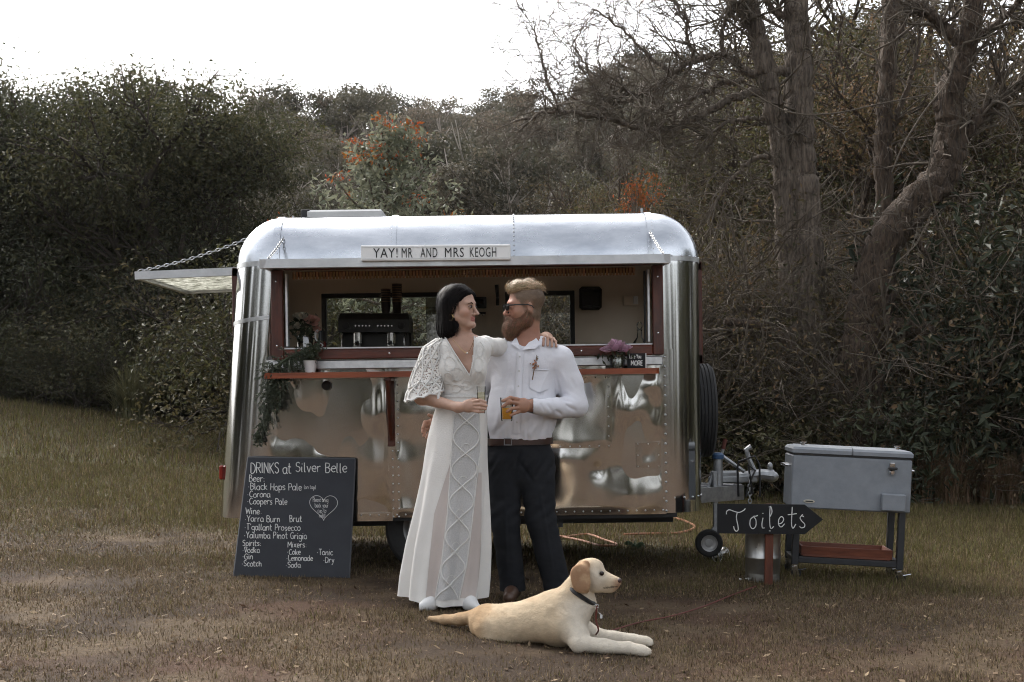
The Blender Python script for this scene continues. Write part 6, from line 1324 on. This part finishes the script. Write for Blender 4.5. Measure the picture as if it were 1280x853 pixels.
g = G().tube([P(a, b, DW-.135+abs(a-585)*.0022) for a, b in catmull([(566, 425), (575, 435), (584, 441.5), (589, 434), (592.5, 425)], 5)], .0011, 4); nl = g.build('necklace', GOLD, wom); G().ball(P(584, 441.5, DW-.139), .0055, 8, 6).build('pendant', mat('pearl', (.8, .76, .68), rough=.2), nl)
# skirt: a parametric surface, folds deepen to the hem
ks = np.array([(493, 549, 608.5, .088), (500, 548, 608, .090), (520, 541, 609, .110), (545, 535, 609.5, .128), (575, 530, 609.5, .135), (605, 525, 610, .14), (640, 518.5, 611, .155), (680, 510.5, 611, .17), (720, 505, 609, .185), (753, 502.5, 606.5, .195)])
def SK(th, py, off=0.):
    a, b, ry = [np.interp(py, ks[:, 0], ks[:, i]) for i in (1, 2, 3)]; v = sstep(520, 750, py)
    fold = v*(.062*np.sin(9*th+1.1+.6*np.sin(py*.012))+.044*np.sin(14*th+.4+py*.010)+.018*np.sin(4*th))+.010*np.sin(5*th+py*.05)*sstep(500, 540, py)*sstep(610, 560, py)
    hw_ = (b-a)/2*DW/F; cx = ((a+b)/2-640)*DW/F; z = CH-(py-HOR)*DW/F
    r = 1+fold*1.2; x = cx+(hw_*r+off)*np.sin(th); y = DW+.02-(ry*r+off)*np.cos(th); zz = z+np.where(np.abs(py-747) < 1e-6, .014*np.cos(th*2+2.6)-.01*np.cos(th), 0.)
    return np.stack(np.broadcast_arrays(x, y, zz), -1)
TH = np.linspace(-math.pi, math.pi, 220, endpoint=False); PY = np.concatenate([np.linspace(494, 736, 62), [742, 747]])
V = np.stack([SK(TH, p) for p in PY]).reshape(-1, 3); n = len(TH); i = np.arange(len(PY)*n).reshape(-1, n); i2 = np.roll(i, -1, 1)
Fc = np.stack([i[:-1], i2[:-1], i2[1:], i[1:]], -1).reshape(-1, 4); sk = np_obj('skirt', V, Fc, DRS, wom)
def th_of(px, py):
    a, b = np.interp(py, ks[:, 0], ks[:, 1]), np.interp(py, ks[:, 0], ks[:, 2]); return np.arcsin(np.clip((px-(a+b)/2)/((b-a)/2), -.98, .98))
def strip(name, lo, hi, m, off, nn=12, y0=505, y1=744, par=None):
    ys = np.linspace(y0, y1, 70); rows = []
    for y in ys: t0, t1 = th_of(np.interp(y, *lo), y), th_of(np.interp(y, *hi), y); rows.append(SK(np.linspace(t0, t1, nn), y, off))
    V = np.array(rows).reshape(-1, 3); q = np.arange(len(ys)*nn).reshape(-1, nn); return np_obj(name, V, np.stack([q[:-1, :-1], q[:-1, 1:], q[1:, 1:], q[1:, :-1]], -1).reshape(-1, 4), m, par or sk)
llo = ((505, 560, 640, 700, 755), (569, 566, 561, 554, 543)); lhi = ((505, 560, 640, 700, 755), (599, 600, 590, 583, 573))
SHEER = mat('sheer_chiffon', (.60, .535, .50), (.53, .47, .44), rough=.75, scale=4, bump=.2, bscale=150)
strip('sheer_panel', ((575, 640, 700, 755), (565, 544, 538, 533)), ((575, 640, 700, 755), (566, 560, 553, 542)), SHEER, .003, 8, 575, 742); strip('sheer_panel', ((590, 640, 700, 755), (598, 591, 584, 574)), ((590, 640, 700, 755), (602, 602, 601, 590)), SHEER, .003, 8, 590, 742)
NET = mat('lace_netting', (.74, .735, .725), (.60, .595, .59), rough=.85, scale=190, detail=2, bump=.8, bscale=420); lp_ = strip('lace_panel', llo, lhi, NET, .004)
for ed in (llo, lhi): G().tube([SK(th_of(np.interp(y, *ed), y), y, .005) for y in np.linspace(505, 744, 60)], .0034, 5).build('lace_border', LACE, lp_)
for ph in (0, math.pi):
    for sgn in (1,):
        pts = []
        for y in np.linspace(506, 743, 150):
            a, b = np.interp(y, *llo), np.interp(y, *lhi); c = (a+b)/2+(b-a)/2*.92*math.cos(math.pi*(y-506)/40+ph); pts.append(SK(th_of(c, y), y, .006))
        G().tube(pts, .0042, 5).build('ogee_braid', LACE, lp_)
for k in range(12):
    y = 516+k*20; a, b = np.interp(y, *llo), np.interp(y, *lhi); c = (a+b)/2+((b-a)*.0 if k % 2 else 0)
    if k % 2 == 1: continue
    G().tube([SK(th_of(c+(b-a)*.2*math.cos(t), y+6+8*math.sin(t)), y+6+8*math.sin(t), .005) for t in np.linspace(.6, 2*math.pi-.6, 14)], .0022, 4).build('lace_motif', LACE, lp_)
G().loft([SK(TH[::4], y, .005) for y in (494, 497)]+[SK(TH[::4], 497, .002)], caps=False).build('waist_seam', LACE, sk)
# lace sleeve, flaring to the elbow
SLV = bpy.data.materials.new('sheer_lace_sleeve'); SLV.use_nodes = True; _N = SLV.node_tree.nodes; _L = SLV.node_tree.links; _b = _N['Principled BSDF']; _b.inputs['Base Color'].default_value = (.80, .77, .72, 1); _b.inputs['Roughness'].default_value = .85
_vo = _N.new('ShaderNodeTexVoronoi'); _vo.inputs['Scale'].default_value = 95; _tc = _N.new('ShaderNodeTexCoord'); _L.new(_tc.outputs['Object'], _vo.inputs['Vector']); _mr = _N.new('ShaderNodeMapRange'); _mr.inputs[1].default_value = .30; _mr.inputs[2].default_value = .5; _mr.inputs[3].default_value = .25; _mr.inputs[4].default_value = 1.; _L.new(_vo.outputs['Distance'], _mr.inputs[0]); _L.new(_mr.outputs[0], _b.inputs['Alpha'])
sc0 = [Wp(553, 423.5, .02), Wp(543.5, 433, .01), Wp(536, 462, -.01), Wp(532, 481, -.03), Wp(530.5, 497, -.05)]; hwS = [.030, .060, .082, .092, .100]; ryS = [.040, .064, .07, .078, .085]
def SL(t, v, off=0.):
    q = v*4; i = min(3, int(q)); f = q-i; c = sc0[i]*(1-f)+sc0[i+1]*f; a = hwS[i]*(1-f)+hwS[i+1]*f; b = ryS[i]*(1-f)+ryS[i+1]*f; r = 1+.05*v*math.sin(7*t+1)
    return c+np.array([(a*r+off)*math.sin(t), -(b*r+off)*math.cos(t), .028*math.sin(t)*v+(.010*abs(math.sin(5*t)) if v > .99 else 0)])
rings = [[SL(t, v) for t in np.linspace(0, 2*math.pi, 60, endpoint=False)] for v in np.linspace(0, 1, 22)]; slo = G().loft(rings, caps=False).build('sleeve', SLV, wom, angle=80)
for k in range(10):
    for sg in (1, -1):
        G().tube([SL(k*2*math.pi/10+sg*.34*math.sin(math.pi*v*2.6), v, .004) for v in np.linspace(0, 1, 34)], .0042, 5).build('lace_braid', LACE, slo)
G().tube([SL(t, 1, .002) for t in np.linspace(0, 2*math.pi, 90)], .0055, 5, caps=False).build('scalloped_hem', LACE, slo)
for v in (.36, .72): G().tube([SL(t, v+.03*math.sin(5*t), .004) for t in np.linspace(0, 2*math.pi, 80)], .0036, 5, caps=False).build('lace_band', LACE, slo)
G().tube(catmull([SL(.9, 1, 0), SL(.9, 1)+np.array([-.004, -.01, -.03]), SL(.9, 1)+np.array([.002, -.012, -.06])], 4), [.006, .008, .010], 6).build('sleeve_tie', LACE, slo)
S = SDF(Wp(590, 415, -.1), P(655, 460, DM+.3), .005); _a, _b2 = Wp(607, 433, .04), P(640, 436, DM+.19); S.path([Wp(599, 434, .03), _a, _a+(_b2-_a)*.5, _b2], [.050, .052, .048, .046], .02); V, Fc = S.mesh(); N = vnormals(V, Fc); V = V+N*(.004*n3(V, (30, 30, 30), 2))[:, None]; np_obj('sleeve', V, Fc, DRS, wom)
# shoes
for x in (550.5, 580): 
    c = Wp(x, 0); c[2] = gz; S = SDF(c-np.array([.09, .3, .03]), c+np.array([.09, .16, .15]), .005); dx_ = -.09 if x < 560 else .07; S.cone(c+np.array([0, -.02, .058]), c+np.array([dx_*.5, -.13, .036]), .038, .036, .03); S.cone(c+np.array([dx_*.5, -.13, .036]), c+np.array([dx_*1.1, -.20, .026]), .036, .020, .03); S.cone(c+np.array([0, .06, .085]), c+np.array([0, -.03, .058]), .034, .036, .03); S.ell(c+np.array([0, -.02, .105]), (.028, .095, .05), k=.012, cut=True); S.cone(c+np.array([0, .075, .07]), c+np.array([0, .075, .0]), .024, .012, .02)
    S.ell(c+np.array([0, -.15, -.06]), (.3, .3, .062), k=.006, cut=True); V, Fc = S.mesh(); np_obj('shoe', V, Fc, WHITE, wom)
# champagne flute
fl = Wp(601.5, 517, fd+.006); fg = thing('champagne_glass', 'clear stemless champagne glass of pale wine held by the woman', 'glass', fl)
G().lathe([(.001, 0), (.018, 0), (.020, .006), (.0235, .14), (.0222, .14), (.0185, .010), (.001, .008)], n=22, caps=False).build('flute', pane_mat('flute_glass', (.97, .97, .96), .05, ior=1.18), fg)
G().lathe([(.001, .009), (.0183, .010), (.0212, .110), (.001, .110)], n=22).build('wine', pane_mat('pale_wine', (.97, .95, .84), .045, ior=1.1), fg)
# ================================================================== the dog
dog = thing('dog', 'cream labrador lying on the grass with head raised', 'dog', gp_(690, 808), world=True)
def Dp(px, py, d): return P(px, py, d)
def gz_(p, up): p = p.copy(); p[2] = float(H(p[0], p[1]))+up; return p
S = SDF(np.array([-.45, 5.78, -.05]), np.array([.68, 6.95, .50]), .0048)
S.ell(Dp(702, 776, 6.17), (.105, .098, .120), k=.04); S.cone(Dp(700, 772, 6.17), Dp(640, 782, 6.34), .108, .092, .04); S.cone(Dp(640, 781, 6.34), Dp(612, 779, 6.44), .092, .088, .04); S.ell(Dp(604, 778, 6.47), (.062, .08, .072), k=.04)
S.cone(Dp(690, 756, 6.18), Dp(655, 770, 6.28), .06, .055, .04)
S.ell(Dp(618, 787, 6.37), (.092, .055, .066), k=.03); S.cone(Dp(640, 800, 6.30), Dp(608, 798, 6.36), .035, .03, .03); S.ell(Dp(610, 786, 6.53), (.09, .05, .06), k=.03)
# neck and head (forward to the right, a little towards the camera)
S.cone(Dp(708, 764, 6.16), Dp(727, 728, 6.13), .088, .062, .04); S.cone(Dp(712, 780, 6.12), Dp(730, 755, 6.11), .07, .055, .04)
S.ell(Dp(735, 716, 6.11), (.066, .060, .062), k=.03); S.ell(Dp(742, 711, 6.10), (.045, .045, .042), k=.02)
S.cone(Dp(748, 722, 6.09), Dp(768, 727.5, 6.06), .042, .026, .02); S.cone(Dp(748, 729, 6.09), Dp(766, 733, 6.065), .034, .022, .015); S.cone(Dp(744, 734, 6.09), Dp(763, 737, 6.07), .024, .015, .012); S.ell(Dp(771, 727, 6.055), (.018, .020, .016), k=.01)
for dy in (-.04, .04): S.ell(Dp(752, 715.5, 6.095)+np.array([0, dy, 0]), (.011, .012, .009), k=.008, cut=True)
S.cone(Dp(755, 736.3, 6.04), Dp(772, 733.5, 6.025), .0035, .003, .003, cut=True)
# forelegs
e1 = gz_(Dp(724, 812, 6.03), .040); w1 = gz_(Dp(786, 812, 5.99), .030); p1 = gz_(Dp(802, 813, 5.975), .024)
S.cone(Dp(708, 782, 6.10), Dp(722, 796, 6.06), .070, .052, .03); S.cone(Dp(722, 796, 6.06), e1, .052, .040, .02); S.path([e1, (e1+w1)/2+np.array([0, 0, -.002]), w1, p1], [.040, .033, .026, .027], .015); S.ell(p1+np.array([.008, 0, -.002]), (.034, .028, .021), k=.012)
e2 = gz_(Dp(745, 799, 6.23), .038); w2 = gz_(Dp(792, 801, 6.20), .028); p2 = gz_(Dp(806, 803, 6.19), .024)
S.cone(Dp(722, 785, 6.22), e2, .06, .036, .03); S.path([e2, w2, p2], [.036, .026, .026], .015); S.ell(p2+np.array([.006, 0, 0]), (.032, .027, .020), k=.012)
for c in (p1, p2):
    for k in range(4): S.ell(c+np.array([.030-.006*abs(k-1.5), (k-1.5)*.0135, -.006]), (.014, .0075, .012), k=.004)
S.path([gz_(Dp(594, 778, 6.50), .075), gz_(Dp(575, 779, 6.58), .045), gz_(Dp(556, 779, 6.66), .030), gz_(Dp(537, 777, 6.74), .022)], [.036, .029, .022, .010], .02)
V, Fc = S.mesh(); V = smooth(V, Fc, 1); N = vnormals(V, Fc); px_ = 640+V[:, 0]*F/V[:, 1]; py_ = HOR-(V[:, 2]-CH)*F/V[:, 1]
V = V+N*(.004*n3(V, (14, 14, 14), 3)+.0016*n3(V, (60, 50, 45), 6))[:, None]; V[:, 2] = np.maximum(V[:, 2], H(V[:, 0], V[:, 1])+.002)
CRM, TAN, PAL = np.array([.62, .50, .35]), np.array([.50, .33, .185]), np.array([.74, .67, .56])
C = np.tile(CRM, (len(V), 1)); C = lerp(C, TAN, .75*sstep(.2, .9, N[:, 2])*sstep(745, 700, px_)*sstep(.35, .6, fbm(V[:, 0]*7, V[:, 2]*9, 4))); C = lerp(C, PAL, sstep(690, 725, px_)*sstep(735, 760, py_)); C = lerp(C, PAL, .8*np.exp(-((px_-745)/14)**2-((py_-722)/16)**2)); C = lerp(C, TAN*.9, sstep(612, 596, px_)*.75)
C = lerp(C, TAN*1.05, .6*np.exp(-((px_-728)/9)**2-((py_-706)/8)**2)); C = lerp(C, np.array([.40, .24, .16]), .8*sstep(762, 772, px_)*sstep(722, 727, py_)*(py_ < 742)); C[(np.abs(py_-735.2+(px_-755)*.12) < .9) & (px_ > 754) & (px_ < 772)] *= .35
FUR = tint_mat('labrador_coat', .8, .15, .6, 160, var=.08, vscale=30); db_ = tinted('body', V, Fc, C, FUR, dog)
rd2 = np.random.default_rng(5); n_ = 26000; i = rd2.integers(0, len(V), n_); b0 = V[i]; nn = N[i]; fl_ = np.stack([-.75-.0*px_[i], .35+0*px_[i], -.35+0*px_[i]], -1); fl_ = np.where((py_[i] > 795)[:, None] & (px_[i] > 728)[:, None], np.array([1., -.1, -.2]), fl_)
t_ = fl_-nn*np.sum(fl_*nn, 1)[:, None]; t_ /= np.linalg.norm(t_, axis=1)[:, None]+1e-9; t_ = t_+rd2.normal(0, .2, (n_, 3)); sd_ = np.cross(nn, t_); sd_ /= np.linalg.norm(sd_, axis=1)[:, None]+1e-9; ln = .0085*rd2.uniform(.5, 1.2, n_)*np.where((px_[i] > 728) & (py_[i] < 745), .45, 1); w_ = .0011
FV = np.stack([b0-sd_*w_, b0+sd_*w_, b0+(t_*.93+nn*.22)*ln[:, None]], 1).reshape(-1, 3); fo = np_obj('fur', FV, np.arange(3*n_).reshape(-1, 3), FUR, db_, smooth=False); set_tint(fo.data, np.repeat(C[i]*rd2.uniform(.88, 1.12, (n_, 1)), 3, 0)); fo['kind'] = 'stuff'
S = SDF(Dp(735, 722, 6.04)-.12, Dp(735, 722, 6.04)+.12, .004)
S.path([Dp(732, 706, 6.055), Dp(725, 718, 6.035), Dp(727, 731, 6.035), Dp(733, 739, 6.05)], [.020, .034, .030, .012], .02, flat=((.15, 1, .1), .38)); V, Fc = S.mesh(); C = np.tile(np.array([.52, .35, .21]), (len(V), 1)); C = lerp(C, np.array([.40, .24, .14]), sstep(.35, .6, fbm(V[:, 0]*25, V[:, 2]*25, 3))); tinted('ear', V, Fc, C, FUR, dog)
NOSE = mat('dog_nose', (.09, .045, .035), (.05, .028, .022), rough=.35, scale=50); G().ball(Dp(774, 726, 6.045), (.012, .015, .011), 12, 8).build('nose', NOSE, dog)
for dy in (-.041, .035): e = G().ball(Dp(751.5, 715.5, 6.09)+np.array([0, dy, 0]), .0105, 12, 8).build('eye', mat('dog_eye', (.02, .010, .007), rough=.1), dog)
# collar, tag and leash
cc = [Dp(708.5, 729, 6.16), Dp(716, 738, 6.075), Dp(728, 747, 6.055), Dp(739.5, 754, 6.07), Dp(743, 753, 6.12), Dp(733, 740, 6.20), Dp(718, 729, 6.215), Dp(708.5, 729, 6.16)]
co = G(); q = catmull(cc, 6); q[-1] = q[0]; co.tube(q, .0105, 6, caps=False); cl = co.build('collar', BLACK, dog)
tg = Dp(746, 758, 6.06); G().tube([tg+np.array([.008*math.sin(t), 0, .008*math.cos(t)]) for t in np.linspace(0, 6.28, 12)], .0018, 5, caps=False).build('collar_ring', CHROME, cl); G().box(Dp(751.5, 771, 6.05), (.011, .004, .018), bev=.002).build('tag', WHITE, cl)
q = [Dp(747, 760, 6.06), Dp(748, 766, 6.055), Dp(751, 768, 6.05)]; G().tube(q, .0016, 4).build('tag_chain', CHROME, cl)
lp2 = [Dp(746, 758, 6.06), Dp(745, 775, 6.07), Dp(748, 788, 6.08)]+[gp_(a, b, .02) for a, b in ((744, 796), (760, 790), (800, 778), (840, 770), (880, 758), (915, 744), (945, 733))]
props(G().tube(catmull(lp2, 8), .004, 5).build('leash', mat('red_leash', (.16, .035, .025), (.10, .02, .016), rough=.6), None), 'thin red leash trailing from the dog collar to the keg', 'leash')
# ------------------------------------------------------------------ thin evening haze over the valley
hz = bpy.data.materials.new('valley_haze'); hz.use_nodes = True; _n = hz.node_tree.nodes; _n.remove(_n['Principled BSDF'])
pv_ = _n.new('ShaderNodeVolumePrincipled'); pv_.inputs['Color'].default_value = (.93, .92, .90, 1); pv_.inputs['Density'].default_value = .00022; pv_.inputs['Anisotropy'].default_value = .2
hz.node_tree.links.new(pv_.outputs[0], _n['Material Output'].inputs['Volume'])
_zt = float(GZ.max())+22
props(G().box((0, 240, (_zt-3)/2), (1900, 2340, _zt+3)).build('haze', hz, None, smooth=False), 'thin pale evening haze hanging over the valley', 'haze', kind='stuff')
